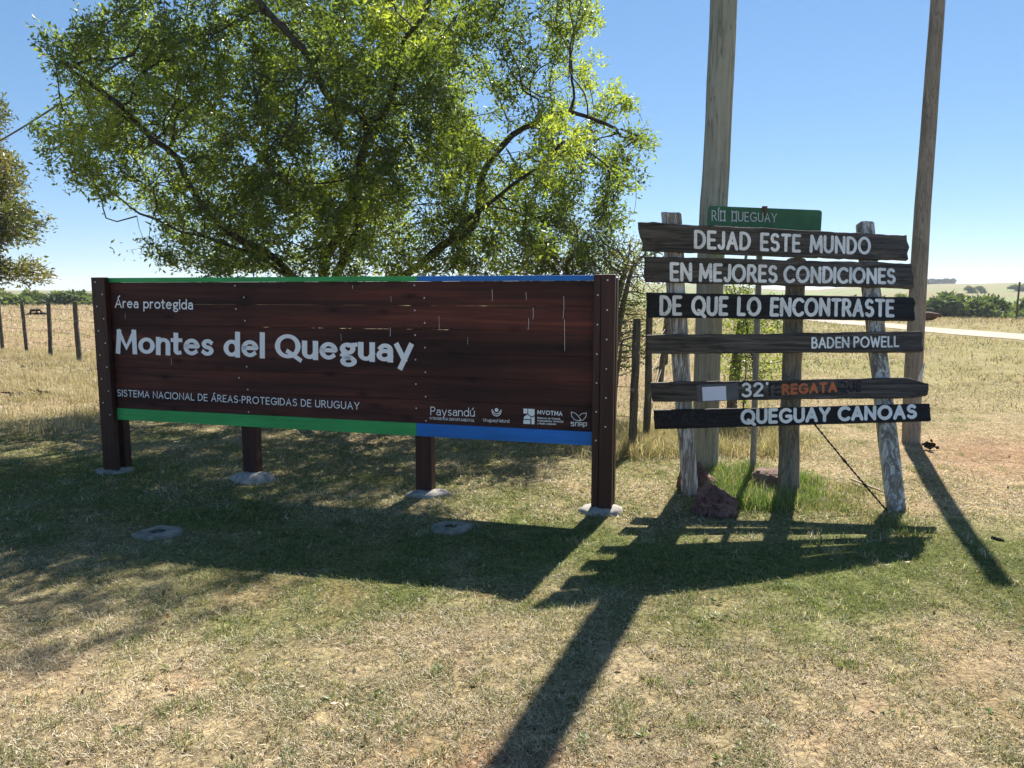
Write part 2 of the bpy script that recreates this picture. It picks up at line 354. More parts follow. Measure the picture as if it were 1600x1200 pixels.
def build_road():
    ys = np.linspace(12, 75, 90); V = []; 
    for y in ys:
        cx = 17.7 + 0.35 * math.sin(y * 0.11) ; hw = 1.2 + 0.15 * math.sin(y * 0.7)
        for k in np.linspace(-1, 1, 7):
            x = cx + k * hw; V.append([x, y, float(terrain(np.array(x), np.array(y))) + 0.05 - 0.035 * abs(k) ** 3])
    q = [[i * 7 + k, i * 7 + k + 1, (i + 1) * 7 + k + 1, (i + 1) * 7 + k] for i in range(len(ys) - 1) for k in range(6)]
    o = obj('road', np_mesh('road', V, [np.array(q)], M['road'], None, True)); o['kind'] = 'structure'
build_road()

# ------------------------------------------------------------------ lettering (own stroke alphabet)
def arc(cx, cy, rx, ry, a0, a1, n=14):
    t = np.radians(np.linspace(a0, a1, n)); return [(cx + rx * math.cos(k), cy + ry * math.sin(k)) for k in t]
X = 0.66
G = {
 'A': (.72, [[(0, 0), (.36, 1), (.72, 0)], [(.14, .34), (.58, .34)]]),
 'B': (.55, [[(0, 0), (0, 1)], [(0, 1), (.22, 1)] + arc(.24, .76, .25, .24, 90, -90) + [(0, .52)], [(0, .52), (.25, .52)] + arc(.27, .26, .28, .26, 90, -90) + [(0, 0)]]),
 'C': (.72, [arc(.45, .5, .45, .5, 48, 312, 22)]),
 'D': (.68, [[(0, 0), (0, 1), (.2, 1)] + arc(.22, .5, .46, .5, 90, -90, 18) + [(.2, 0), (0, 0), (0, .1)]]),
 'E': (.5, [[(.5, 1), (0, 1), (0, 0), (.5, 0)], [(0, .51), (.44, .51)]]),
 'G': (.82, [arc(.45, .5, .45, .5, 48, 318, 22) + [(.82, .2), (.82, .45), (.5, .45)]]),
 'I': (.0, [[(0, 0), (0, 1)]]),
 'J': (.36, [[(.36, 1), (.36, .24)] + arc(.18, .22, .18, .22, 0, -165, 10)]),
 'L': (.46, [[(0, 1), (0, 0), (.46, 0)]]),
 'M': (.86, [[(0, 0), (.05, 1)], [(.06, 1), (.43, .2), (.80, 1)], [(.81, 1), (.86, 0)]]),
 'N': (.68, [[(0, 0), (0, 1), (.68, 0), (.68, 1)]]),
 'O': (.92, [arc(.46, .5, .46, .5, 90, 450, 30)]),
 'P': (.52, [[(0, 0), (0, 1), (.24, 1)] + arc(.25, .74, .27, .26, 90, -90) + [(0, .48)]]),
 'Q': (.92, [arc(.46, .5, .46, .5, 90, 450, 30), [(.5, .22), (.98, -.14)]]),
 'R': (.6, [[(0, 0), (0, 1), (.24, 1)] + arc(.25, .74, .27, .26, 90, -90) + [(0, .48)], [(.26, .48), (.6, 0)]]),
 'S': (.56, [arc(.28, .75, .25, .25, 35, 250, 14) + arc(.28, .26, .28, .26, 75, -145, 14)]),
 'T': (.62, [[(0, 1), (.62, 1)], [(.31, 1), (.31, 0)]]),
 'U': (.64, [[(0, 1), (0, .32)] + arc(.32, .32, .32, .32, 180, 360, 16) + [(.64, 1)]]),
 'V': (.7, [[(0, 1), (.35, 0), (.7, 1)]]),
 'W': (1.0, [[(0, 1), (.25, 0), (.5, .85), (.75, 0), (1, 1)]]),
 'Y': (.66, [[(0, 1), (.33, .46), (.66, 1)], [(.33, .46), (.33, 0)]]),
 '2': (.52, [arc(.26, .73, .26, .27, 165, -25, 14) + [(.0, 0), (.54, 0)]]),
 '3': (.52, [arc(.25, .75, .24, .25, 150, -80, 14), arc(.25, .27, .28, .27, 85, -150, 14)]),
 '5': (.52, [[(.48, 1), (.08, 1), (.05, .55)] + arc(.24, .32, .28, .32, 110, -140, 14)]),
 '#': (.6, [[(0, 0), (0, 1), (.6, 1), (.6, 0), (0, 0), (0, .1)], [(-.08, 1.08), (.1, .9)], [(.68, 1.08), (.5, .9)], [(-.08, -.08), (.1, .1)], [(.68, -.08), (.5, .1)]]),
 'a': (.46, [[(.46, 0), (.46, .46)] + arc(.25, .45, .21, .21, 0, 150, 10), [(.46, .38)] + arc(.22, .2, .22, .2, 80, 320, 14) + [(.46, .14)]]),
 'b': (.54, [[(0, 1.02), (0, 0)], arc(.27, X / 2, .27, X / 2, 0, 360, 24)]),
 'c': (.46, [arc(.3, X / 2, .3, X / 2, 55, 305, 16)]),
 'd': (.54, [arc(.27, X / 2, .27, X / 2, 0, 360, 24), [(.54, 0), (.54, 1.02)]]),
 'e': (.56, [[(.02, .36), (.55, .36)] + arc(.28, X / 2, .28, X / 2, 8, 310, 22)]),
 'g': (.52, [arc(.25, .46, .22, .2, 0, 360, 22), [(.34, .63), (.56, .66)], [(.14, .3), (.06, .16), (.16, .06), (.4, .03)] + arc(.29, -.15, .24, .17, 55, -270, 22)]),
 'i': (.0, [[(0, 0), (0, X)], [(0, .86), (0, .97)]]),
 'l': (.0, [[(0, 0), (0, 1.02)]]),
 'm': (.82, [[(0, 0), (0, X)], [(0, .42)] + arc(.21, .45, .2, .21, 160, 0, 8) + [(.41, 0)], [(.41, .42)] + arc(.62, .45, .2, .21, 160, 0, 8) + [(.82, 0)]]),
 'n': (.48, [[(0, 0), (0, X)], [(0, .40)] + arc(.25, .42, .23, .24, 160, 0, 10) + [(.48, 0)]]),
 'o': (.6, [arc(.3, X / 2, .3, X / 2, 90, 450, 26)]),
 'p': (.54, [[(0, X), (0, -.34)], arc(.27, X / 2, .27, X / 2, 0, 360, 24)]),
 'r': (.3, [[(0, 0), (0, X)], [(0, .40)] + arc(.22, .42, .2, .24, 160, 70, 8)]),
 's': (.38, [arc(.2, .495, .17, .165, 40, 250, 12) + arc(.18, .165, .19, .165, 75, -145, 12)]),
 't': (.30, [[(.10, .90), (.10, .14)] + arc(.22, .14, .12, .14, 180, 290, 8), [(-.04, X), (.30, X)]]),
 'u': (.48, [[(0, X), (0, .24)] + arc(.22, .23, .22, .23, 180, 330, 10) + [(.48, .22)], [(.48, X), (.48, 0)]]),
 'v': (.5, [[(0, X), (.25, 0), (.5, X)]]),
 'y': (.54, [[(0, X), (.28, .02)], [(.54, X), (.15, -.34)]]),
 '.': (.0, [[(0, -.02), (0, .06)]]), ',': (.0, [[(0, .05), (-.05, -.12)]]),
 "'": (.1, [[(.05, .95), (.05, 1.02)]]), '-': (.3, [[(0, .45), (.3, .45)]]),
}
def accent(base, cx, y, kind):
    wdt, st = G[base]
    ex = [(cx - .02, y), (cx + .16, y + .2)] if kind == 'acute' else [(cx - .22, y), (cx - .08, y + .1), (cx + .08, y), (cx + .22, y + .1)]
    return (wdt, st + [ex])
G['Á'] = accent('A', .36, 1.12, 'acute'); G['ú'] = accent('u', .22, .82, 'acute'); G['Ñ'] = accent('N', .34, 1.14, 'tilde'); G['Í'] = accent('I', -.04, 1.14, 'acute')
def stroke_mesh(mb, pts, wd, place, d, rnd=False, wob=0.0, rs=None, con=0.0):
    p = np.array(pts, float)
    if rnd and len(p) > 2:      # a brush starts afresh at each sharp corner
        cut = [0]
        for i in range(1, len(p) - 1):
            a = p[i] - p[i - 1]; b = p[i + 1] - p[i]; q = np.dot(a, b) / (np.linalg.norm(a) * np.linalg.norm(b) + 1e-12)
            if q < .75: cut.append(i)
        cut.append(len(p) - 1)
        if len(cut) > 2:
            for j, (a, b) in enumerate(zip(cut[:-1], cut[1:])): _stroke(mb, p[a:b + 1], wd, place, d + .00003 * j, rnd, wob, rs, con)
            return
    _stroke(mb, p, wd, place, d, rnd, wob, rs, con)
def _stroke(mb, pts, wd, place, d, rnd=False, wob=0.0, rs=None, con=0.0):
    """pts (n,2) in metres on the plane; makes a flat ribbon (with round ends when rnd)"""
    p = np.array(pts, float); keep = [0]
    for i in range(1, len(p)):
        if np.linalg.norm(p[i] - p[keep[-1]]) > 1e-5: keep.append(i)
    p = p[keep]
    if len(p) < 2: return
    if wob:
        q = []
        for a, b in zip(p[:-1], p[1:]):
            n = max(1, int(np.linalg.norm(b - a) / (wd * 0.6)))
            for k in range(n): q.append(a + (b - a) * k / n)
        q.append(p[-1]); p = np.array(q)
    closed = np.linalg.norm(p[0] - p[-1]) < wd * 0.05 and len(p) > 6
    if not rnd and not closed:      # square ends
        p = p.copy(); a = p[0] - p[1]; b = p[-1] - p[-2]; p[0] = p[0] + a / np.linalg.norm(a) * wd * .48; p[-1] = p[-1] + b / np.linalg.norm(b) * wd * .48
    n = len(p); L = []; R = []
    for i in range(n):
        a = p[(i - 1) % (n - 1)] if closed else p[max(i - 1, 0)]
        b = p[(i + 1) % n] if not (closed and i == n - 1) else p[1]
        b = b if (closed or i < n - 1) else p[i]
        d1 = p[i] - a; d2 = b - p[i]
        if np.linalg.norm(d1) < 1e-9: d1 = d2
        if np.linalg.norm(d2) < 1e-9: d2 = d1
        d1 = d1 / np.linalg.norm(d1); d2 = d2 / np.linalg.norm(d2)
        n1 = np.array([-d1[1], d1[0]]); n2 = np.array([-d2[1], d2[0]]); m = n1 + n2; k = np.linalg.norm(m)
        m = n1 if k < 0.3 else m / k
        s = min(1.6, 1.0 / max(0.35, abs(np.dot(m, n1)))); hw = wd / 2 * (1 - con * min(1, abs(m[1]) ** 1.5))
        jl = jr = 1.0
        if wob: jl = 1 + wob * (rs.random() - 0.5); jr = 1 + wob * (rs.random() - 0.5)
        L.append(p[i] + m * hw * s * jl); R.append(p[i] - m * hw * s * jr)
    V = [place(v[0], v[1], d) for v in L] + [place(v[0], v[1], d) for v in R]
    F = [(i + 1, i, n + i, n + i + 1) for i in range(n - 1)]
    mb.add(V, F)
    if rnd and not closed:
        for e, o in ((p[0], p[0] - p[1]), (p[-1], p[-1] - p[-2])):
            a0 = math.atan2(o[1], o[0]); fan = [place(e[0], e[1], d)]
            for k in np.linspace(-math.pi / 2, math.pi / 2, 7): fan.append(place(e[0] + wd / 2 * math.cos(a0 + k), e[1] + wd / 2 * math.sin(a0 + k), d))
            mb.add(fan, [(0, k, k + 1) for k in range(1, 7)])
def text_strokes(txt, weight, space=0.16, word=0.42):
    x = 0; out = []
    for ch in txt:
        if ch == ' ': x += word; continue
        wd, st = G[ch]; x += weight / 2
        for s in st: out.append([(x + a, b) for a, b in s])
        x += wd + weight / 2 + space
    return out, x - space
def write(name, plane, txt, bl, br, tl, tr, mat, parent, weight=0.12, d=0.002, rnd=False, wob=0.0, space=0.16, word=0.42, jit=0.0, con=0.0):
    """bl.. are the corners (on the plane) of the line from baseline to cap height"""
    bl, br, tl, tr = [np.array(plane.hit(*q)) for q in (bl, br, tl, tr)]
    st, tw = text_strokes(txt, weight, space, word); h = np.linalg.norm(tl - bl); wd = weight * h
    mb = MB(); rs = random.Random(len(txt) * 7 + int(1000 * h))
    k = 0; 
    for s in st:
        q = []
        jx = rs.uniform(-1, 1) * jit * h; jy = rs.uniform(-1, 1) * jit * h
        for a, b in s:
            fx = a / tw; y0 = bl + (br - bl) * fx; y1 = tl + (tr - tl) * fx
            fy = weight / 2 + b * (1 - weight); q.append(y0 + (y1 - y0) * fy + np.array([jx, jy]))
        stroke_mesh(mb, q, wd, plane.P, d + 0.00012 * (k % 12), rnd, wob, rs, con); k += 1
    return mb.part(name, mat, parent)

# ------------------------------------------------------------------ board builder
def plank(mb, plane, cor, d0, d1, n=28, rag=0.0, seed=0, endrag=0.0, tip=None, gaps=()):
    """cor: TL TR BR BL in (u,v); ragged long edges and ends; front at d1, back at d0"""
    TL, TR, BR, BL = [np.array(c, float) for c in cor]; rs = random.Random(seed); rows = 5
    t = np.linspace(0, 1, n); front = []; 
    top = [TL + (TR - TL) * k for k in t]; bot = [BL + (BR - BL) * k for k in t]
    ph = rs.uniform(0, 9)
    if gaps: n = 160; t = np.linspace(0, 1, n); top = [TL + (TR - TL) * k for k in t]; bot = [BL + (BR - BL) * k for k in t]
    for i, k in enumerate(t):
        top[i] = top[i] + np.array([0, rag * (2 * fbm(k * 9 + ph, 1.3, 0, seed) - 1) + rag * 0.6 * (rs.random() - 0.5)])
        bot[i] = bot[i] + np.array([0, rag * (2 * fbm(k * 9 + ph, 7.7, 0, seed + 3) - 1) + rag * 0.6 * (rs.random() - 0.5)])
    for g0, g1 in gaps:
        for i, k in enumerate(t):
            if g0 < k < g1: top[i] = top[i] - np.array([0, max(0, .0042 * rs.random() - .0008)])
    if tip is not None:
        top[-1] = np.array(tip[0]); bot[-1] = np.array(tip[1])
    grid = [[top[i] + (bot[i] - top[i]) * j / (rows - 1) for j in range(rows)] for i in range(n)]
    for j in range(rows):
        grid[0][j] = grid[0][j] + np.array([endrag * (rs.random() - 0.5), 0]); grid[-1][j] = grid[-1][j] + np.array([endrag * (rs.random() - 0.5), 0])
    V = [plane.P(g[0], g[1], d1) for c in grid for g in c] + [plane.P(g[0], g[1], d0) for c in grid for g in c]
    o = n * rows; P = []
    for i in range(n - 1):
        for j in range(rows - 1):
            a = i * rows + j; P.append((a, a + 1, a + rows + 1, a + rows)); P.append((o + a, o + a + rows, o + a + rows + 1, o + a + 1))
        a = i * rows; P.append((a, a + rows, o + a + rows, o + a)); a = i * rows + rows - 1; P.append((a, o + a, o + a + rows, a + rows))
    for j in range(rows - 1):
        P.append((j, o + j, o + j + 1, j + 1)); a = (n - 1) * rows + j; P.append((a, a + 1, o + a + 1, o + a))
    mb.add(V, P)
def tube(mb, pts, radii, sides=8, cap=True, squash=None, phase=0.0, rough=0.0, seed=0):
    pts = np.array(pts, float); n = len(pts); V = []; up = np.array([0.13, 0.97, 0.2])
    for i in range(n):
        t = pts[min(i + 1, n - 1)] - pts[max(i - 1, 0)]; t = t / (np.linalg.norm(t) + 1e-12)
        a = np.cross(up, t); 
        if np.linalg.norm(a) < 1e-3: a = np.cross(np.array([1, 0, 0.0]), t)
        a /= np.linalg.norm(a); b = np.cross(t, a)
        for k in range(sides):
            th = 2 * math.pi * k / sides + phase; r = radii[i]
            if rough: r *= 1 + rough * (2 * float(noise3(k * 1.7 + 0.3, pts[i][2] * 6, i * 0.0, seed)) - 1)
            V.append(pts[i] + r * (math.cos(th) * a + math.sin(th) * b))
    P = [(i * sides + k, i * sides + (k + 1) % sides, (i + 1) * sides + (k + 1) % sides, (i + 1) * sides + k) for i in range(n - 1) for k in range(sides)]
    mb.add(V, P)
    if cap: mb.add(V[:sides], [tuple(range(sides))[::-1]]); mb.add(V[-sides:], [tuple(range(sides))])
def box_on(mb, pl, u0, u1, v0, v1, d0, d1):
    mb.hexa([pl.P(u0, v0, d0), pl.P(u1, v0, d0), pl.P(u1, v0, d1), pl.P(u0, v0, d1), pl.P(u0, v1, d0), pl.P(u1, v1, d0), pl.P(u1, v1, d1), pl.P(u0, v1, d1)][:8])

# ------------------------------------------------------------------ the big sign
def build_main_sign():
    gl = ground(160, 738); gr = ground(939, 799); pl = Plane(gl, gr)          # plane of the front faces of the panel
    pl = Plane(gl, gr, -0.05)
    root = thing('park_sign', 'long brown timber sign reading Montes del Queguay with green and blue edge strips', 'sign', (gl + gr) / 2)
    L = pl.len
    lo = pl.hit(177, 655)[1]; lo2 = pl.hit(178, 637)[1]; hi = pl.hit(300, 433.5)[1]; hi1 = pl.hit(300, 441)[1]
    split = pl.hit(654, 560)[0]; splitb = pl.hit(651, 672)[0]
    e0, e1 = 0.02, L - 0.02; r0 = 0.025
    # panel planks
    nb = 6; hh = (hi1 - lo2) / nb; panel = MB()
    for k in range(nb):
        v0 = lo2 + k * hh; g = 0.0004
        TL = (e0, v0 + hh - g); TR = (e1, v0 + hh - g); BR = (e1, v0 + g * 0.3); BL = (e0, v0 + g * 0.3)
        plank(panel, pl, (TL, TR, BR, BL), -0.026, -0.0025 * (k % 2), 60, 0.0008, 100 + k, gaps={4: ((.64, .71), (.75, .80)), 3: ((.36, .38), (.47, .62), (.66, .74))}.get(k, ()))
    po = bevel(panel.part('panel', M['sign_brown'], root), .0025, 1)
    mb = MB(); box_on(mb, pl, e0, split, hi1 + .001, hi, -0.05, 0.006); bevel(mb.part('green_strip', M['green_paint'], root), .003)
    mb = MB(); box_on(mb, pl, split + .001, e1, hi1 + .001, hi, -0.05, 0.006); bevel(mb.part('blue_strip', M['blue_paint'], root), .003)
    mb = MB(); plank(mb, pl, ((e0, lo2 - .002), (splitb, lo2 - .002), (splitb, lo), (e0, lo)), -0.05, 0.006, 30, 0.001, 9); bevel(mb.part('green_strip', M['green_paint'], root), .003)
    mb = MB(); plank(mb, pl, ((splitb + .001, lo2 - .002), (e1, lo2 - .002), (e1, lo), (splitb + .001, lo)), -0.05, 0.006, 30, 0.001, 19); bevel(mb.part('blue_strip', M['blue_paint'], root), .003)
    # end posts: a front board and a rear post sandwich the panel
    top = hi + 0.004
    def screw(u, v, d):
        p = pl.P(u, v, d); m = MB(); r = 0.0062; ring = []
        for k in range(8): ring.append(pl.P(u + r * math.cos(k * math.pi / 4), v + r * math.sin(k * math.pi / 4), d + .0004))
        m.add(ring + [pl.P(u, v, d + .0035)], [(k, (k + 1) % 8, 8) for k in range(8)])
        m.part('screw', M['screw'], root, True)
    for side in (0, 1):
        if side == 0: u0, u1 = 0.022, 0.162
        else: u0, u1 = L - 0.075, L + 0.078
        mb = MB(); 
        if side == 1:
            box_on(mb, pl, u0, u0 + .052, -.05, top, 0.007, 0.052); box_on(mb, pl, u0 + .055, u1, -.05, top, 0.007, 0.06)
        else: box_on(mb, pl, u0, u1, -.05, top, 0.007, 0.06)
        bevel(mb.part('post', M['sign_post'], root), .005)
        mb = MB(); box_on(mb, pl, u0 + .03, u1 + .0, -.05, top - .02, -0.13, -0.052); bevel(mb.part('rear_post', M['sign_post'], root), .005)
        vv = np.linspace(top - .04, lo + .05, 12)
        for k, v in enumerate(vv):
            if side == 1: uu = (u0 + .1 if k % 2 == 0 else u0 + .03); dd = 0.06 if k % 2 == 0 else 0.052
            else: uu = u0 + (.045 if k % 2 == 0 else .11); dd = 0.06
            screw(uu, v, dd)
    # two middle posts behind the panel
    for px, py in ((383, 748), (657, 776)):
        u = pl.hit(px, 700)[0]; mb = MB(); box_on(mb, pl, u - .068, u + .068, -.05, hi1 - .05, -0.14, -0.052)
        bevel(mb.part('rear_post', M['sign_post'], root), .005)
        for k, v in enumerate(np.linspace(hi1 - .03, lo2 + .02, 12)): screw(u + (.05 if k % 2 else -.03), v, 0.001)
    # concrete footings
    for px, py, rr, hh_ in ((166, 741, .18, .02), (377, 758, .18, .06), (656, 781, .16, .018), (936, 803, .165, .018)):
        c = ground(px, py); u = np.dot(c - pl.a, pl.u); c = pl.P(u, 0, -0.06 if px in (377, 656) else 0.0); mb = MB(); rings = []; rs = random.Random(px)
        for ri, (f, z) in enumerate(((1.0, -.03), (.95, .012), (.8, .6 * hh_ + .01), (.55, hh_ + .01), (.2, hh_ + .012))):
            rings.append([c + np.array([math.cos(a) * rr * f * (1 + .9 * (float(fbm(math.cos(a) * 2.5 + px, math.sin(a) * 2.5, 0, 3)) - .5)), math.sin(a) * rr * .85 * f * (1 + .3 * (float(fbm(math.cos(a) * 1.5 + px, math.sin(a) * 1.5, 0, 4)) - .5)), z + rs.uniform(-.006, .006)]) for a in np.linspace(0, 2 * math.pi, 22, endpoint=False)])
        V = [v for r in rings for v in r]; P = [(i * 22 + k, i * 22 + (k + 1) % 22, (i + 1) * 22 + (k + 1) % 22, (i + 1) * 22 + k) for i in range(4) for k in range(22)]
        mb.add(V, P); mb.add(rings[-1], [tuple(range(22))]); mb.part('footing', M['concrete'], root, True)
    wm = M['white_letter']
    def wr(*a, **k): return write('lettering', pl, *a, wm, po, d=0.0035, **k)
    wr('Área protegida', (180, 480.8), (302, 484), (180, 465.5), (302, 467.5), weight=.135, space=.11, word=.5)
    wr('Montes del Queguay', (181.5, 552.8), (646, 567.5), (181.5, 514.5), (646, 525), weight=.225, space=.065, word=.40, con=.34)
    wr('SISTEMA NACIONAL DE ÁREAS PROTEGIDAS DE URUGUAY', (183.5, 619), (562, 640.2), (183.5, 608.2), (562, 628.2), weight=.12, space=.17, word=.42)
    wr('Paysandú', (672.8, 648.6), (742, 651), (672.8, 635.2), (742, 637.2), weight=.095, space=.12)
    wr('INTENDENCIA DEPARTAMENTAL', (672, 655.2), (741.5, 659.2), (672, 651.2), (741.5, 654.8), weight=.14, space=.16)
    wr('UruguayNatural', (755.3, 658.4), (796, 660.6), (755.3, 653.4), (796, 654.8), weight=.11, space=.12)
    wr('MVOTMA', (839.7, 647.2), (879, 650), (839.7, 640.6), (879, 642.4), weight=.2, space=.14)
    wr('Ministerio de Vivienda,', (839.7, 654.3), (876, 656), (839.7, 651.2), (876, 652.6), weight=.15, space=.13)
    wr('Ordenamiento Territorial', (839.7, 658.6), (880, 660.3), (839.7, 655.5), (880, 657), weight=.15, space=.13)
    wr('y Medio Ambiente', (839.7, 662.8), (869, 664.1), (839.7, 659.7), (869, 660.8), weight=.15, space=.13)
    # 'snap' in square letters
    def logo(strokes, x0, y0, x1, y1, wd, name='emblem', rnd=True):
        mb = MB(); a = np.array(pl.hit(x0, y1)); b = np.array(pl.hit(x1, y0))
        for k, s in enumerate(strokes): stroke_mesh(mb, [a + (b - a) * np.array(q) for q in s], wd, pl.P, .0035 + .00015 * k, rnd)
        mb.part(name, wm, po)
    logo([[(.18, 1), (0, 1), (0, .55), (.18, .55), (.18, 0), (0, 0)], [(.28, 0), (.28, 1), (.46, 1), (.46, 0)], [(.56, 0), (.56, 1), (.72, 1), (.72, 0)], [(.56, .45), (.72, .45)], [(.82, -.3), (.82, 1), (1, 1), (1, .2), (.82, .2)]], 892.5, 660.5, 916.5, 665, .0048, 'lettering')
    logo([[(.5, .0), (.2, .15), (.04, .5), (0, 1), (.3, .85), (.5, .5), (.62, .2), (.5, .0)], [(.5, .0), (.8, .15), (.96, .5), (1, .97), (.7, .85), (.55, .62)], [(.5, .0), (.62, .2)]], 892.5, 644.5, 916.5, 657, .004)
    # dot in a cup
    cx, cy = .5, .62
    logo([arc(.5, .62, .5, .62, 168, 372, 22), arc(.5, .66, .38, .42, 195, 345, 16)], 769, 637, 783, 649.5, .0065)
    a = pl.hit(776, 640.5); m = MB(); m.add([pl.P(a[0] + .015 * math.cos(t), a[1] + .015 * math.sin(t), .0036) for t in np.linspace(0, 2 * math.pi, 16, endpoint=False)], [tuple(range(16))]); m.part('emblem', wm, po)
    # paving-like square emblem
    mb = MB(); a = np.array(pl.hit(818, 662)); b = np.array(pl.hit(835.5, 639))
    for quad in ([(0, .68), (.36, .68), (.36, 1), (0, 1)], [(.42, .66), (.72, .5), (1, .6), (1, 1), (.42, 1)], [(0, .32), (.1, .5), (.38, .62), (.66, .46), (.66, .32)], [(0, 0), (.62, 0), (.62, .26), (0, .26)], [(.72, 0), (1, 0), (1, .52), (.72, .43)]):
        mb.add([pl.P(*(a + (b - a) * np.array(q)), .0036) for q in quad], [tuple(range(len(quad)))])
    mb.part('emblem', wm, po)
    # thin white drips
    rsx = random.Random(6)
    for x, y0, y1, wd in ((769, 452, 470, .003), (822, 457, 468, .003), (833, 481, 499, .003), (826, 497, 515, .003), (881, 463, 498, .003), (882, 499, 548, .003), (610, 512, 525, .0035), (686, 494, 514, .0022), (731, 527, 538, .002), (611, 463, 472, .002), (196, 490, 498, .002), (533, 522, 532, .002), (268, 560, 570, .0025), (551, 446, 451, .003)):
        mb = MB(); stroke_mesh(mb, [pl.hit(x, y0), pl.hit(x + .4, (y0 + y1) / 2), pl.hit(x + rsx.uniform(-1.2, 1.2), y1)], wd * .75, pl.P, .0037, True, .6, random.Random(x)); mb.part('paint_streak', M['white_letter'], po)
    return pl
SIGN_PLANE = build_main_sign()

# ------------------------------------------------------------------ poles and posts
def pole(name, pts, radii, mat, label, cat, group=None, sides=14, rough=0.05, seed=1, parent=None, squash=False):
    mb = MB(); p = np.array(pts, float); n = 26
    t = np.linspace(0, len(p) - 1, n); P = []; R = []
    for k in t:
        i = min(int(k), len(p) - 2); f = k - i; P.append(p[i] + (p[i + 1] - p[i]) * f); R.append(radii[i] + (radii[i + 1] - radii[i]) * f)
    tube(mb, P, R, sides, True, rough=rough, seed=seed)
    if parent is not None: return mb.part(name, mat, parent, True)
    return mb.solo(name, mat, p[0], label, cat, group, True)
def shaded_auto(o): return o
b1 = ground(1103, 738)
Y1 = b1[1]
bp = thing('utility_pole', 'thick pale grey-green timber pole rising out of the picture behind the plank board', 'pole', b1)
pts = [at_depth(1102, 752, Y1), at_depth(1104, 600, Y1), at_depth(1111, 400, Y1), at_depth(1115, 318, Y1), at_depth(1118, 285, Y1), at_depth(1131, 0, Y1)]
top_ = pts[-1] + (pts[-1] - pts[-2]) * 1.9
pole('shaft', pts + [top_], [.110, .111, .114, .117, .112, .110, .10], M['pole_treated'], None, None, parent=bp, sides=20, rough=.035)
mb = MB()   # carved scratches
mb2 = MB(); tube(mb2, [top_ + np.array([-.9, 0, -.3]), top_ + np.array([.9, 0, -.3])], [.05, .05], 6); mb2.part('crossarm', M['pole_treated'], bp)
b2 = ground(1424, 690); Y2 = b2[1]
p2 = [at_depth(1423, 700, Y2), at_depth(1426, 600, Y2 + .07), at_depth(1440, 350, Y2 + .26), at_depth(1465.5, 0, Y2 + .52)]
p2.append(p2[-1] + (p2[-1] - p2[-2]) * 0.02)
rp = thing('timber_pole', 'slim brown timber pole standing alone right of the plank board', 'pole', b2)
pole('shaft', p2, [.092, .09, .082, .072, .070], M['pole_brown'], None, None, parent=rp, rough=.03, seed=4)
mb = MB(); q = at_depth(1441, 575, Y2 - .12); stroke_pts = [at_depth(1433, 607, Y2 - .12), at_depth(1438, 590, Y2 - .13), at_depth(1445, 566, Y2 - .1)]
tube(mb, stroke_pts, [.012, .022, .004], 5); mb.part('splinter', M['rag'], rp)

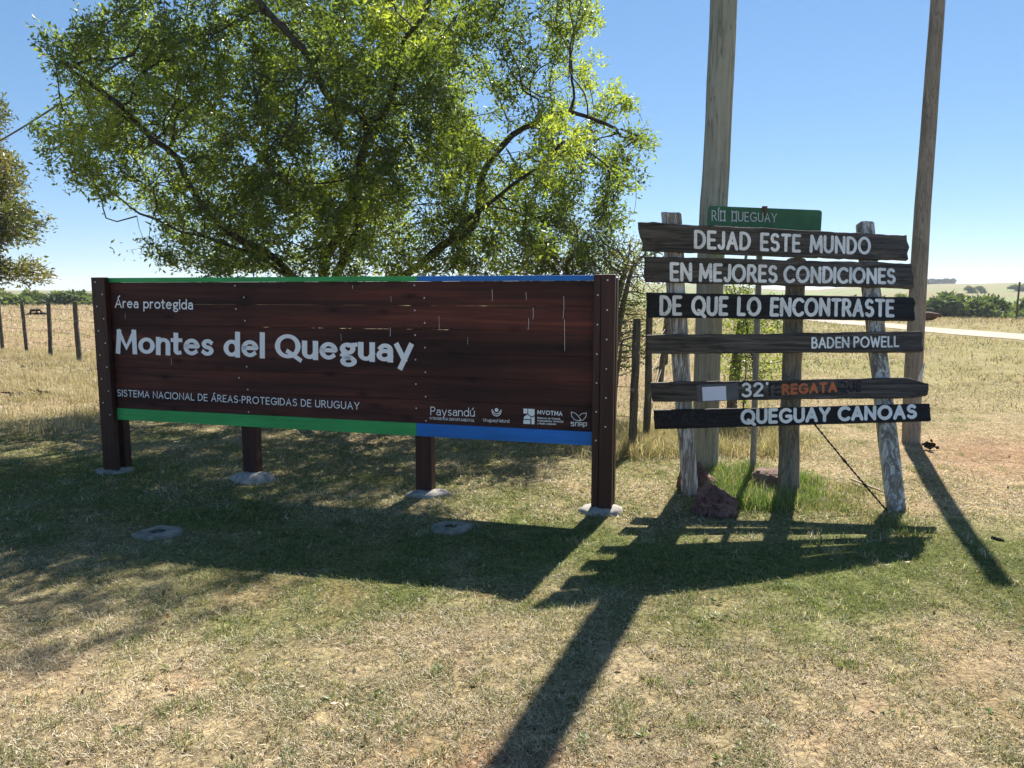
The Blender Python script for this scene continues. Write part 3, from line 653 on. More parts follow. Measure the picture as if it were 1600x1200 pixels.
# ------------------------------------------------------------------ plank board
def build_plank_sign():
    gl = ground(1078, 776); gr = ground(1404, 797); pl = Patch(gl, at_depth(1058, 331, 5.74), gr, at_depth(1363, 344, 6.32))
    root = thing('plank_sign', 'frame of six dark weathered planks hand painted in white on two leaning posts', 'sign', (gl + gr) / 2)
    H = lambda *q: pl.hit(*q)
    def leg(tp, bt, w0, w1, seed, mat):
        a = H(*bt); b = H(*tp); mb = MB(); n = 14; V = []; rs = random.Random(seed); S_ = 8
        a = a + (a - b) / np.linalg.norm(a - b) * .06
        for i in range(n):
            f = i / (n - 1); c = a + (b - a) * f; hw = (w0 + (w1 - w0) * f) / 2; dj = .055
            for k in range(S_):
                th = 2 * math.pi * k / S_ + math.pi / 8; cu = math.copysign(abs(math.cos(th)) ** .55, math.cos(th)); cv = math.copysign(abs(math.sin(th)) ** .55, math.sin(th))
                j = 1 + .09 * (2 * float(noise3(k * 1.9, f * 9, 0, seed)) - 1)
                V.append(pl.P(c[0] + cu * hw * j, c[1] + (rs.uniform(-.012, .012) if i == n - 1 else 0), -.085 + cv * dj * j))
        P = [(i * S_ + k, (i + 1) * S_ + k, (i + 1) * S_ + (k + 1) % S_, i * S_ + (k + 1) % S_) for i in range(n - 1) for k in range(S_)]
        mb.add(V, P); mb.add(V[-S_:], [tuple(range(S_))[::-1]]); return mb.part('post', mat, root)
    leg((1058, 331), (1078, 776), .132, .118, 3, M['post_peel'])
    leg((1363, 344), (1404, 797), .128, .115, 5, M['post_peel'])
    W, K = M['board_wood'], M['board_black']
    boards = [
     (((1002, 347.5), (1418.6, 367.5), (1421, 406), (1004.5, 392.5)), W, .011, .03, None),
     (((1008, 400.7), (1423.5, 411.5), (1427, 449), (1009, 441.5)), W, .009, .02, None),
     (((1010, 456.8), (1428, 464.7), (1431, 499.8), (1011, 497)), K, .005, .025, None),
     (((1011, 524.4), (1440.8, 517), (1441.7, 548.6), (1011.7, 553.4)), W, .008, .015, None),
     (((1018, 597.8), (1424, 589.8), (1438, 620.5), (1019.6, 627.8)), W, .006, .01, ((1452, 600), (1450, 617))),
     (((1021.8, 641.4), (1452.5, 630), (1455, 657), (1022.8, 671)), K, .002, .006, None)]
    out = []
    for i, (c, m, rag, er, tip) in enumerate(boards):
        cc = [H(*q) for q in c]; mb = MB(); tp = [H(*q) for q in tip] if tip else None
        if tip:   # the pointed board: shoulder, then the blunt tip
            plank(mb, pl, cc, -.03, .004, 48, rag, 50 + i, er, tp)
        else: plank(mb, pl, cc, -.03, .004, 48, rag, 50 + i, er)
        out.append(bevel(mb.part('board', m, root), .004, 1))
    def wr(b, txt, bl, br, tl, tr, mat='white_brush', wt=.17, **k):
        k.setdefault('d', .0065); return write('lettering', pl, txt, bl, br, tl, tr, M[mat], out[b], weight=wt, rnd=True, wob=.13, jit=.012, **k)
    wr(0, 'DEJAD ESTE MUNDO', (1084.5, 389), (1359, 399), (1084.5, 359), (1359, 371), wt=.165, space=.16, word=.68)
    wr(1, 'EN MEJORES CONDICIONES', (1047, 440), (1398, 444.5), (1047, 409.5), (1398, 420), wt=.165, space=.15, word=.45)
    wr(2, 'DE QUE LO ENCONTRASTE', (1031, 493), (1396, 496), (1031, 461), (1396, 468), wt=.17, space=.16, word=.68)
    wr(3, 'BADEN POWELL', (1267.5, 545), (1404, 543), (1267.5, 527), (1404, 525), wt=.16, space=.12, word=.42)
    wr(4, 'ATE', (1181, 620), (1220, 618.5), (1181, 599), (1220, 598), 'ghost_brush', .2, d=.0055)
    wr(4, 'QUE', (1309, 614), (1345, 612.5), (1309, 596), (1345, 595), 'ghost_brush', .2, d=.0055)
    wr(4, "32'", (1158, 621), (1201, 619.5), (1158, 598), (1201, 597), 'white_fresh', .17, space=.12)
    wr(4, 'REGATA', (1221.5, 617.5), (1307, 613), (1221.5, 600), (1307, 597), 'orange_brush', .22, space=.14)
    wr(5, 'QUEGUAY CANOAS', (1157.4, 663.5), (1431.5, 654.5), (1157.4, 639), (1431.5, 632), 'white_fresh', .205, space=.12, word=.5)
    wr(5, '25 AÑOS', (1032, 664.5), (1122, 660.5), (1032, 645), (1122, 642.5), 'ghost_brush', .18, space=.2)
    # notice
    a = [np.array(H(*q)) for q in ((1096.2, 604.7), (1133.6, 603), (1134.5, 624.6), (1097.8, 626.2))]
    c = (a[0] + a[2]) / 2
    no = thing('paper_notice', 'blank bluish white paper notice stuck on the second lowest plank', 'paper', pl.P(c[0], a[2][1], .008))
    mb = MB(); n = 6; V = []
    for i in range(n):
        for j in range(n):
            fx, fy = i / (n - 1), j / (n - 1); p = (a[0] * (1 - fx) + a[1] * fx) * (1 - fy) + (a[3] * (1 - fx) + a[2] * fx) * fy
            V.append(pl.P(p[0], p[1], .0085 + .004 * float(noise3(fx * 2, fy * 2, 0, 9))))
    mb.add(V, [(i * n + j, i * n + j + 1, (i + 1) * n + j + 1, (i + 1) * n + j) for i in range(n - 1) for j in range(n - 1)]); mb.part('sheet', M['paper'], no)
    mb = MB(); q = [H(*k) for k in ((1088, 601), (1153, 598.5), (1154, 625), (1089, 628))]; mb.add([pl.P(k[0], k[1], .0066) for k in q], [(0, 3, 2, 1)]); mb.part('tape', M['tape'], no)
    return pl
PLANK_PLANE = build_plank_sign()
# middle post
bm = ground(1233, 772); Ym = bm[1]; mp_ = []
pole('weathered_post', [at_depth(1232, 785, Ym), at_depth(1234, 650, Ym + .13), at_depth(1240, 500, Ym + .24), at_depth(1244, 406, Ym + .34)], [.086, .08, .078, .076], M['post_grey'],
     'square grey weathered post behind the middle of the plank board', 'post', sides=8, rough=.09, seed=12)
# green road sign on a galvanised pole
def build_road_sign():
    g = ground(1177, 742); Yg = g[1]; root = thing('road_sign', 'green metal road sign lettered Río Queguay behind the top plank', 'road sign', g)
    tp = at_depth(1189, 326, Yg)
    mb = MB(); tube(mb, [at_depth(1176, 745, Yg), at_depth(1181, 570, Yg), tp], [.026, .026, .026], 10); mb.part('pole', M['metal_pole'], root, True)
    mb = MB(); tube(mb, [at_depth(1164, 414, Yg + .05), at_depth(1166, 398, Yg + .05)], [.012, .012], 6); mb.part('bracket', M['metal_pole'], root)
    a = np.array([at_depth(1106, 360, Yg)[0], Yg - .11, 0]); b = np.array([at_depth(1284, 360, Yg + .02)[0], Yg + .02, 0]); pl = Plane(a, b)
    c = [np.array(pl.hit(*q)) for q in ((1106.5, 321.5), (1284.7, 328.5), (1280, 404), (1103, 397))]
    r = .03; out = []
    for i in range(4):
        p, pp, pn = c[i], c[i - 1], c[(i + 1) % 4]; d1 = (pp - p) / np.linalg.norm(pp - p); d2 = (pn - p) / np.linalg.norm(pn - p)
        for t in np.linspace(0, 1, 5): out.append((p + d1 * r) * (1 - t) ** 2 + 2 * t * (1 - t) * p + (p + d2 * r) * t ** 2)
    n = len(out); mb = MB(); mb.add([pl.P(q[0], q[1], 0) for q in out] + [pl.P(q[0], q[1], -.004) for q in out],
        [tuple(range(n))[::-1], tuple(range(n, 2 * n))] + [(i, (i + 1) % n, n + (i + 1) % n, n + i) for i in range(n)])
    pan = mb.part('panel', M['road_sign'], root)
    write('lettering', pl, 'RÍ# #UEGUAY', (1112, 345), (1213.5, 347.5), (1112, 328.5), (1213.5, 333.5), M['sign_white'], pan, weight=.1, space=.2, word=.75)
    q0 = pl.hit(1152, 341); q1 = pl.hit(1164, 350)
    write('lettering', pl, 'PAYSANDU', (1149, 366), (1200, 367), (1149, 354), (1200, 355.5), M['sign_white'], pan, weight=.1, space=.2)
    mb = MB(); s = pl.hit(1194, 328); mb.add([pl.P(s[0] - .025, s[1] + .012, .0), pl.P(s[0] + .025, s[1] + .012, .0), pl.P(s[0] + .025, s[1] + .03, .012), pl.P(s[0] - .025, s[1] + .03, .012)], [(0, 1, 2, 3)])
    tube(mb, [pl.P(s[0], s[1] + .03, .006), pl.P(s[0] + .002, s[1] - .05, .008)], [.012, .008], 6); mb.part('clamp', M['rust'], root)
build_road_sign()
# twisted guy wire
def build_guy():
    A = PLANK_PLANE.P(*PLANK_PLANE.hit(1276, 655), -.12); Bp = ground(1386, 798) ; n = 60; mb = MB()
    for ph in (0, math.pi):
        P = []
        for k in range(n):
            f = k / (n - 1); c = A + (Bp - A) * f; c[2] -= .006 * math.sin(f * math.pi); th = f * 70 + ph
            P.append(c + np.array([math.cos(th), .3 * math.sin(th), math.sin(th)]) * .0042)
        tube(mb, P, [.0042] * n, 5)
    for f in (.45, .72): 
        c = A + (Bp - A) * f; c[2] -= .006 * math.sin(f * math.pi); tube(mb, [c + (A - Bp) * .03, c, c - (A - Bp) * .03], [.006, .013, .008], 6)
    mb.solo('guy_wire', M['dark_wire'], Bp, 'dark twisted wire slanting from the lowest plank down to the ground', 'wire')
build_guy()

# ------------------------------------------------------------------ rocks, old footings, litter
def rock(base, size, mat, label, seed, rough=.25, rot=0.3, group=None, pit=0.06, taper=0.0):
    import bmesh
    bm = bmesh.new(); bmesh.ops.create_icosphere(bm, subdivisions=5, radius=1)
    V = np.array([v.co for v in bm.verts]); P = np.array([[l.vert.index for l in f.loops] for f in bm.faces]); bm.free()
    r = 1 + rough * 2 * (fbm(V[:, 0] * 1.1 + seed, V[:, 1] * 1.1, V[:, 2] * 1.1, seed) - .5) * 2
    r += pit * 2 * (fbm(V[:, 0] * 5 + seed, V[:, 1] * 5, V[:, 2] * 5, seed + 5) - .5)
    cell = fbm(V[:, 0] * 2.6 + seed, V[:, 1] * 2.6, V[:, 2] * 2.6, seed + 9, 2); r += .07 * np.floor(cell * 6) / 6 - pit * .9 * sstep(.52, .66, fbm(V[:, 0] * 4 + seed, V[:, 1] * 4, V[:, 2] * 4, seed + 12, 2))
    V = V * r[:, None]; V[:, :2] *= (1 - taper * np.clip(V[:, 2:], -.6, 1)); V[:, 0] -= taper * .5 * V[:, 2]
    V = V * np.array(size); c, s = math.cos(rot), math.sin(rot)
    V = np.stack([V[:, 0] * c - V[:, 1] * s, V[:, 0] * s + V[:, 1] * c, V[:, 2]], -1); V[:, 2] += size[2] * .55
    return solo('rock', V + np.asarray(base), [P], mat, base, label, 'rock', group)
rock(ground(1115, 800), (.15, .13, .135), M['rock_red'], 'dark red pitted rock leaning at the foot of the left plank post', 3, .26, .2, pit=.20, taper=.38)
rock(ground(1094, 768) + np.array([0, .12, 0]), (.10, .12, .13), M['rock_red'], 'small angular reddish stone tucked behind the pitted rock', 8, .3, 1.2, taper=.3)
rock(ground(1205, 763) + np.array([0, .05, 0]), (.16, .13, .10), M['rock_pink'], 'smooth pinkish rock in the green grass beside the grey middle post', 5, .12, .2, pit=.03)
def old_footing(px, py, rr, label):
    c = ground(px, py); root = thing('old_footing', label, 'footing', c); rs = random.Random(px); rings = []; n = 26
    for f, z in ((1.0, -.02), (.96, .0), (.85, .007), (.6, .011), (.36, .008), (.30, .004)):
        rings.append([c + np.array([math.cos(a), .9 * math.sin(a), 0]) * rr * f * (1 + .6 * (float(fbm(math.cos(a) * 2.6 + px, math.sin(a) * 2, 0, 3)) - .5)) + np.array([0, 0, z + rs.uniform(-.003, .003)]) for a in np.linspace(0, 2 * math.pi, n, endpoint=False)])
    mb = MB(); mb.add([v for r in rings for v in r], [(i * n + k, i * n + (k + 1) % n, (i + 1) * n + (k + 1) % n, (i + 1) * n + k) for i in range(5) for k in range(n)])
    mb.part('concrete_ring', M['old_concrete'], root, True); mb = MB(); mb.add([v + np.array([0, 0, .0015]) for v in rings[-1]], [tuple(range(n))]); mb.part('hole', M['hole_shade'], root)  # flat disc above the ground; the hole's shade is put into its dark colour
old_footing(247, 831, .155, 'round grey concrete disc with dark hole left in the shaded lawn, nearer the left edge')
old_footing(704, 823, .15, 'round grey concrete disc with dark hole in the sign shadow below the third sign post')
def stick(pts, rad, mat, label, cat='stick', name='stick', group=None):
    mb = MB(); tube(mb, pts, rad, 6); return mb.solo(name, mat, pts[0] * np.array([1, 1, 0]), label, cat, group)
stick([ground(1330, 752) + [0, 0, .02], ground(1352, 762) + [0, 0, .022], ground(1384, 772) + [0, 0, .012]], [.007, .01, .006], M['straw_stick'], 'pale dry stick lying on the lawn left of the right plank post')
stick([ground(1550, 838) + [0, 0, float(terrain(*ground(1550, 838)[:2])) + .008], ground(1568, 843) + [0, 0, float(terrain(*ground(1568, 843)[:2])) + .008]], [.013, .009], M['dark_wood'], 'short dark stick lying at the far right of the lawn')
def sprig(px, py, s, label, seed, mat):
    c = ground(px, py); rs = random.Random(seed); mb = MB()
    for k in range(9):
        a = rs.uniform(0, 6.28); l = s * rs.uniform(.5, 1); z = rs.uniform(.3, 1)
        p1 = c + np.array([math.cos(a) * l * .4, math.sin(a) * l * .4, l * z * .7]); p2 = c + np.array([math.cos(a) * l, math.sin(a) * l * .8, l * z * .8])
        tube(mb, [c, p1, p2], [.008, .007, .003], 5)
        for j in range(3):
            q = p1 + (p2 - p1) * rs.random(); d = np.array([rs.uniform(-1, 1), rs.uniform(-1, 1), rs.uniform(-.3, 1)]) * .045; e = np.cross(d, [0.3, 0.8, 0.2]) * .5
            mb.add([q, q + d * .5 + e, q + d, q + d * .5 - e], [(0, 1, 2, 3)])
    mb.solo('dry_weed', mat, c, label, 'weed')
sprig(1453, 702, .1, 'small dark dried weed standing on bare soil beside the slim brown pole', 3, M['dark_wood'])
def brush(c, s, n, label, seed, mat, flat=.35, name='dead_branches'):
    rs = random.Random(seed); mb = MB()
    for k in range(n):
        a = rs.uniform(0, 6.28); l = s * rs.uniform(.4, 1); q = c + np.array([rs.uniform(-.5, .5) * s, rs.uniform(-.3, .3) * s, rs.uniform(.02, .15) * s])
        d = np.array([math.cos(a), math.sin(a) * .6, rs.uniform(-.1, flat)]) * l; q2 = q + d * .5 + np.array([0, 0, rs.uniform(-.05, .1) * s])
        tube(mb, [q - d * .5 * np.array([1, 1, .2]), q2 - d * .4, q + d * .5], [.035 * s, .045 * s, .012 * s], 5)
    mb.solo(name, mat, c, label, 'branches')
brush(ground(44, 619), .42, 12, 'dark dead branches lying in dry grass near the left picture edge', 5, M['dark_wood'])
brush(ground(1190, 690), .28, 26, 'heap of dry twigs on the grass behind the road sign pole', 15, M['twig'])
def far_trough():
    c = ground(57, 493); root = thing('fallen_log', 'dark fallen log with stubby branches far out in the field beyond the left fence', 'log', c); mb = MB()
    tube(mb, [c + [-.75, 0, .06], c + [-.45, 0, .12], c + [.5, .1, .14], c + [.8, .1, .05]], [.03, .08, .08, .02], 7); mb.part('trunk', M['dark_wood'], root)
    mb = MB(); tube(mb, [c + [-.42, 0, .1], c + [-.34, 0, .34], c + [.25, 0, .36], c + [.45, 0, .1]], [.07, .09, .08, .05], 7); tube(mb, [c + [.0, 0, .1], c + [.05, 0, .36]], [.06, .06], 6); mb.part('branch', M['dark_wood'], root)
far_trough()

# ------------------------------------------------------------------ fences
def fence(name, label, posts, heights, rad, wires, seed, lean=None):
    root = thing(name, label, 'fence', (posts[0][0], posts[0][1], 0)); rs = random.Random(seed); tops = []
    for i, (x, y) in enumerate(posts):
        h = heights[i % len(heights)]; r = rad[i % len(rad)]; l = lean[i] if lean else (rs.uniform(-.04, .04), rs.uniform(-.04, .04))
        b = np.array([x, y, -.05]); t = np.array([x + l[0], y + l[1], h]); tops.append((np.array([x, y, 0]), t))
        pole('post', [b, b + (t - b) * .5 + np.array([rs.uniform(-.012, .012), 0, 0]), t], [r * 1.05, r, r * .95], M['fence_post'], None, None, parent=root, sides=9, rough=.12, seed=seed + i)
    for hz in wires:
        mb = MB(); P = []
        for (b, t), (b2, t2) in zip(tops[:-1], tops[1:]):
            a = b + (t - b) * (hz / t[2]); e = b2 + (t2 - b2) * (hz / t2[2])
            for f in np.linspace(0, 1, 6)[:-1]: q = a + (e - a) * f; q[2] -= .03 * math.sin(f * math.pi); P.append(q)
        P.append(tops[-1][0] + (tops[-1][1] - tops[-1][0]) * (hz / tops[-1][1][2]))
        tube(mb, P, [.0035] * len(P), 4); mb.part('wire', M['wire'], root)
c0 = ground(988, 706)[:2]; far1 = ground(120, 565)[:2]; dv = (far1 - c0)
def on_line(px):
    r = ray(px, 500)[:2]; A = np.array([[r[0], -dv[0]], [r[1], -dv[1]]]); s = np.linalg.solve(A, c0); return c0 + dv * s[1]
posts = [on_line(p) for p in (-95, -40, 0.5, 38, 75, 120)]
posts += [far1 + (c0 - far1) * f for f in (.14, .29, .43, .57, .71, .86, 1.0)]
fence('field_fence', 'wire fence on grey wooden posts running from the left field edge behind the big tree', posts, [1.28, 1.27, 1.33, 1.32, 1.32, 1.36, 1.3, 1.3, 1.3, 1.3, 1.3, 1.3, 1.33], [.045, .045, .045, .045, .05, .055, .05, .05, .05, .05, .05, .05, .042], [.35, .65, .95, 1.2], 61)
c1 = ground(1010, 690)[:2]; c2 = ground(1031, 606)[:2]
rp2 = [c1, c2, c2 + (c2 - c1) * .9, c2 + (c2 - c1) * 1.9, c2 + (c2 - c1) * 3.0]
fence('roadside_fence', 'wire fence on thin posts seen between the big sign and the plank board', rp2, [1.36, 1.32, 1.3, 1.3, 1.3], [.038, .045, .045, .045, .045], [.35, .7, 1.0, 1.25], 77, [(-.0, 0), (.1, 0), (0.02, 0), (0, 0), (0, 0)])
bq = ground(1143, 641)
pole('fence_brace_post', [bq + [0, 0, -.05], bq + [.03, 0, .6], bq + [.11, 0, 1.22]], [.07, .068, .065], M['fence_post'], 'leaning brown post seen behind the planks between thick pole and road sign pole', 'post', sides=10, rough=.1, seed=31)
bq = ground(1588, 498)
pole('lone_post', [bq + [0, 0, -.05], bq + [0, 0, 1.0], bq + [.03, 0, 2.15]], [.06, .055, .05], M['fence_post'], 'thin tall post standing alone far off at the right picture edge', 'post', sides=8)

# ------------------------------------------------------------------ trees
def grow(seeds, att, seg, infl, kill, iters, rs, bias=(0, 0, 0.0), jit=0.12):
    pos = [np.array(p, float) for p, _ in seeds]; par = [q for _, q in seeds]
    P = np.array(pos); att = np.array(att); nd = np.full(len(att), 1e9); ni = np.zeros(len(att), int)
    def upd(i0):
        Q = np.array(pos[i0:]); 
        if not len(Q): return
        for s in range(0, len(Q), 200):
            q = Q[s:s + 200]; D = np.linalg.norm(att[:, None] - q[None], axis=2); m = D.argmin(1); dm = D[np.arange(len(att)), m]
            b = dm < nd; nd[b] = dm[b]; ni[b] = m[b] + i0 + s
    upd(0); bias = np.array(bias)
    for it in range(iters):
        act = (nd < infl) & (nd > kill)
        if not act.any(): break
        A = att[act]; I = ni[act]; PP = np.array(pos)
        d = A - PP[I]; d /= np.linalg.norm(d, axis=1)[:, None]
        acc = np.zeros((len(pos), 3)); np.add.at(acc, I, d); src = np.unique(I); i0 = len(pos)
        for s in src:
            v = acc[s]; ln = np.linalg.norm(v)
            if ln < 1e-4: v = rs.normal(size=3); ln = np.linalg.norm(v)
            v = v / ln + bias + rs.normal(size=3) * jit; v /= np.linalg.norm(v)
            pos.append(PP[s] + v * seg); par.append(int(s))
        upd(i0)
        alive = nd > kill
        if len(pos) > 26000: break
    return np.array(pos), np.array(par)
def radii_of(pos, par, r0, e=2.3):
    n = len(pos); r = np.zeros(n); has = np.zeros(n, bool)
    for i in range(n - 1, -1, -1):
        if not has[i]: r[i] = r0 ** e
        if par[i] >= 0: r[par[i]] += r[i]; has[par[i]] = True
    return r ** (1 / e)
def order_fix(pos, par):  # children after parents already holds
    return pos, par
def branch_mesh(pos, par, rad, rmin, seed):
    n = len(pos); kids = [[] for _ in range(n)]
    for i in range(n):
        if par[i] >= 0: kids[par[i]].append(i)
    V = []; Q = []; base = 0; main = [max(k, key=lambda c: rad[c]) if k else -1 for k in kids]
    starts = [i for i in range(n) if par[i] < 0 or main[par[i]] != i]
    for s in starts:
        ch = [s]; 
        while main[ch[-1]] >= 0: ch.append(main[ch[-1]])
        if rad[ch[0]] < rmin: continue
        ids = ([par[s]] if par[s] >= 0 else []) + ch
        p = pos[ids]; r = rad[ids].copy()
        if par[s] >= 0: r[0] = min(r[0], r[1] * 1.25)
        sides = 10 if r.max() > .07 else (6 if r.max() > .02 else 3)
        if len(ids) < 2: continue
        p = p.copy()
        if len(p) > 4: p[1:-1] = p[1:-1] * .5 + (p[:-2] + p[2:]) * .25
        t = np.gradient(p, axis=0); t /= np.linalg.norm(t, axis=1)[:, None] + 1e-9
        a = np.cross(t, [0.31, 0.87, 0.38]); a /= np.linalg.norm(a, axis=1)[:, None] + 1e-9; b = np.cross(t, a)
        th = np.linspace(0, 2 * np.pi, sides, endpoint=False)
        rr = r[:, None] * np.ones(sides)
        if sides == 10: rr = rr * (1 + .3 * (noise3(p[:, 0][:, None] * 3 + np.cos(th) * 1.2, p[:, 1][:, None] * 3 + np.sin(th) * 1.2, p[:, 2][:, None] * 2.2, seed) - .5))
        ring = p[:, None] + rr[..., None] * (np.cos(th)[None, :, None] * a[:, None] + np.sin(th)[None, :, None] * b[:, None])
        m = len(p); V.append(ring.reshape(-1, 3)); i = np.arange(m - 1)[:, None] * sides + base; k = np.arange(sides)[None]; k2 = (k + 1) % sides
        Q.append(np.stack([i + k, i + k2, i + sides + k2, i + sides + k], -1).reshape(-1, 4)); base += m * sides
    return np.concatenate(V), np.concatenate(Q)
def leaf_mesh(c, size, asp, rs, cols, up=0.25, axis=None):
    n = len(c); d = rs.normal(size=(n, 3)); d[:, 2] *= .8
    if axis is not None: d = d * .8 + axis
    d /= np.linalg.norm(d, axis=1)[:, None]; nm = rs.normal(size=(n, 3)); nm[:, 2] += up * 2
    e = np.cross(d, nm); e /= np.linalg.norm(e, axis=1)[:, None] + 1e-9; f = np.cross(e, d)
    s = (size * rs.uniform(.45, 1.45, n))[:, None]; w_ = s * asp
    curl = s * rs.uniform(-.15, .15, (n, 1))
    V = np.stack([c, c + d * s * .45 + e * w_ * .5 + f * curl, c + d * s, c + d * s * .45 - e * w_ * .5 + f * curl], 1).reshape(-1, 3)
    Q = np.arange(n * 4).reshape(-1, 4); return V, Q, np.repeat(cols, 4, 0)
def in_poly(x, z, poly):
    ins = np.zeros(len(x), bool); p = np.array(poly); j = len(p) - 1
    for i in range(len(p)):
        c = ((p[i, 1] > z) != (p[j, 1] > z)) & (x < (p[j, 0] - p[i, 0]) * (z - p[i, 1]) / (p[j, 1] - p[i, 1] + 1e-12) + p[i, 0]); ins ^= c; j = i
    return ins
LD, LM, LY = np.array([.08, .112, .024]), np.array([.175, .235, .042]), np.array([.29, .335, .065])
def leaf_cols(c, rs, seed, sc=1.0, ybias=0.0, pal=(LD, LM, LY)):
    k = fbm(c[:, 0] * .9 / sc, c[:, 1] * .9 / sc, c[:, 2] * .9 / sc, seed, 3) + rs.normal(size=len(c)) * .085 + ybias
    t = sstep(.38, .52, k); u = sstep(.52, .72, k); return lerp(lerp(pal[0], pal[1], t), np.broadcast_to(pal[2], (len(c), 3)), u)
def big_tree():
    rs = np.random.default_rng(11); D = 10.0
    X_ = lambda px: (px - 800) / F * D; Z_ = lambda py: CAMZ + (HORIZ - py) / F * D
    out = [(1030, 225), (1000, 270), (985, 330), (940, 372), (962, 420), (900, 440), (560, 440), (420, 428), (310, 425), (235, 405), (235, 380), (275, 345), (225, 300), (150, 305), (95, 250), (90, 215), (135, 180), (105, 130), (90, 110), (100, 85), (165, 95), (160, 50), (215, 35), (235, 0), (305, -80), (380, -170), (540, -215), (720, -190), (840, -120), (905, -40), (930, 20), (915, 90), (985, 155), (1010, 180)]
    poly = [(X_(a), Z_(b)) for a, b in out]
    n = 90000; x = rs.uniform(-8, 2.8, n); z = rs.uniform(1.5, 8.0, n); y = rs.uniform(-3.4, 3.4, n)
    cx, cz = -2.3, 3.7; rr = np.sqrt(((x - cx) / 4.9) ** 2 + ((z - cz) / 3.9) ** 2)
    dm = 2.5 * np.sqrt(np.clip(1 - rr ** 2, 0.06, 1)); ok = in_poly(800 + F * x / (y + D), HORIZ - F * (z - CAMZ) / (y + D), out) & (np.abs(y) < dm)
    # hollow under the canopy, clumpy mass
    ok &= ~((z < 2.5) & (np.abs(y) < 1.0) & (x > -4.2) & (x < -1.0) & (rs.random(n) < .3))
    ok &= fbm(x * .75, y * .75, z * .75, 3, 3) > .45 - .05 * (x > .3) - .07 * ((z < 3.2) & (x < -3.2))
    A = np.stack([x, y + D, z], -1)[ok][:8200]
    T = np.array([X_(525), D, 0.0]); seeds = [(T + [0, 0, -.1], -1)]
    def add(path, par):
        i = par
        p0 = seeds[par][0]
        for q in path:
            q = np.array(q, float); k = max(1, int(np.linalg.norm(q - p0) / .17))
            for f in range(1, k + 1): seeds.append((p0 + (q - p0) * f / k + rs.normal(size=3) * .018, i)); i = len(seeds) - 1
            p0 = q
        return i
    P = lambda px, py, dy=0: (X_(px), D + dy, Z_(py))
    t1 = add([P(522, 560), P(515, 470)], 0)
    l1 = add([P(470, 418, -.15), P(430, 385, -.3), P(385, 362, -.4), P(360, 335, -.5), P(345, 290, -.7)], t1)
    add([P(300, 352, -.9), P(258, 366, -1.1)], l1 - 8); add([P(330, 240, -.8), P(265, 195, -1.2), P(215, 165, -1.3)], l1)
    l2 = add([P(512, 400, .2), P(525, 340, .3), P(545, 285, .5), P(560, 230, .8)], t1); add([P(470, 300, .6), P(410, 270, 1.0), P(340, 200, 1.6)], l2 - 6); add([P(600, 130, 1.3), P(620, 40, 1.6)], l2)
    l3 = add([P(545, 410, -.3), P(575, 345, -.5), P(590, 280, -.8), P(640, 190, -1.1), P(690, 90, -1.4)], t1); add([P(540, 170, -1.5), P(480, 60, -1.5)], l3 - 8)
    t2 = add([P(560, 520), P(620, 440), P(690, 385, .2), P(760, 340, .3), P(770, 290, .4), P(800, 210, .6)], 3); add([P(860, 190, .2), P(930, 190, .0), P(985, 210, -.1)], t2); add([P(700, 180, 1.3), P(690, 100, 1.6)], t2 - 7)
    add([P(830, 290, -.5), P(890, 260, -.9), P(950, 300, -1.0)], t2 - 14); add([P(360, 400, .8), P(300, 340, 1.4)], t1 + 6)
    pos, par = grow(seeds, A, .13, 1.3, .15, 160, rs, (0, 0, .03), .22)
    rad = radii_of(pos, par, .0036, 2.3); rad = np.minimum(rad, .21)
    for ax in range(3):   # crooked limbs
        pos[:, ax] += (fbm(pos[:, 0] * 1.5 + 9 * ax, pos[:, 1] * 1.5, pos[:, 2] * 1.5, 70 + ax, 3) - .5) * (.5 + .25 * sstep(2.5, 4, pos[:, 2])) * sstep(.2, 1.2, pos[:, 2]) + (noise3(pos[:, 0] * 4.5 + 5 * ax, pos[:, 1] * 4.5, pos[:, 2] * 4.5, 90 + ax) - .5) * .16 * sstep(.5, 1.5, pos[:, 2])
    print('tree nodes', len(pos), 'trunk r', rad[0])
    root = thing('big_tree', 'large spreading green tree with dark crooked limbs behind the brown sign', 'tree', T)
    V, Q = branch_mesh(pos, par, rad, 0.0, 5); part('trunk', V, [Q], M['bark'], root, True)
    thin = np.where(rad < .0105)[0]; thin = thin[pos[thin][:, 2] > 1.35]
    k = 42; c = np.repeat(pos[thin], k, 0); dirp = np.repeat(pos[thin] - pos[par[thin]], k, 0); dirp /= np.linalg.norm(dirp, axis=1)[:, None] + 1e-9
    c = c + np.clip(rs.normal(size=c.shape), -1.7, 1.7) * .058 + dirp * rs.uniform(-.1, .1, (len(c), 1))
    keep = fbm(c[:, 0] * 1.7, c[:, 1] * 1.7, c[:, 2] * 1.7, 17, 2) > .42; c = c[keep]; dirp = dirp[keep]
    if len(c) > 520000: s = rs.choice(len(c), 520000, False); c = c[s]; dirp = dirp[s]
    print('leaves', len(c))
    Vl, Ql, Cl = leaf_mesh(c, .057, .40, rs, leaf_cols(c, rs, 23), .25, dirp * .5)
    part('crown', Vl, [Ql], M['leaf'], root, False, Cl)
big_tree()
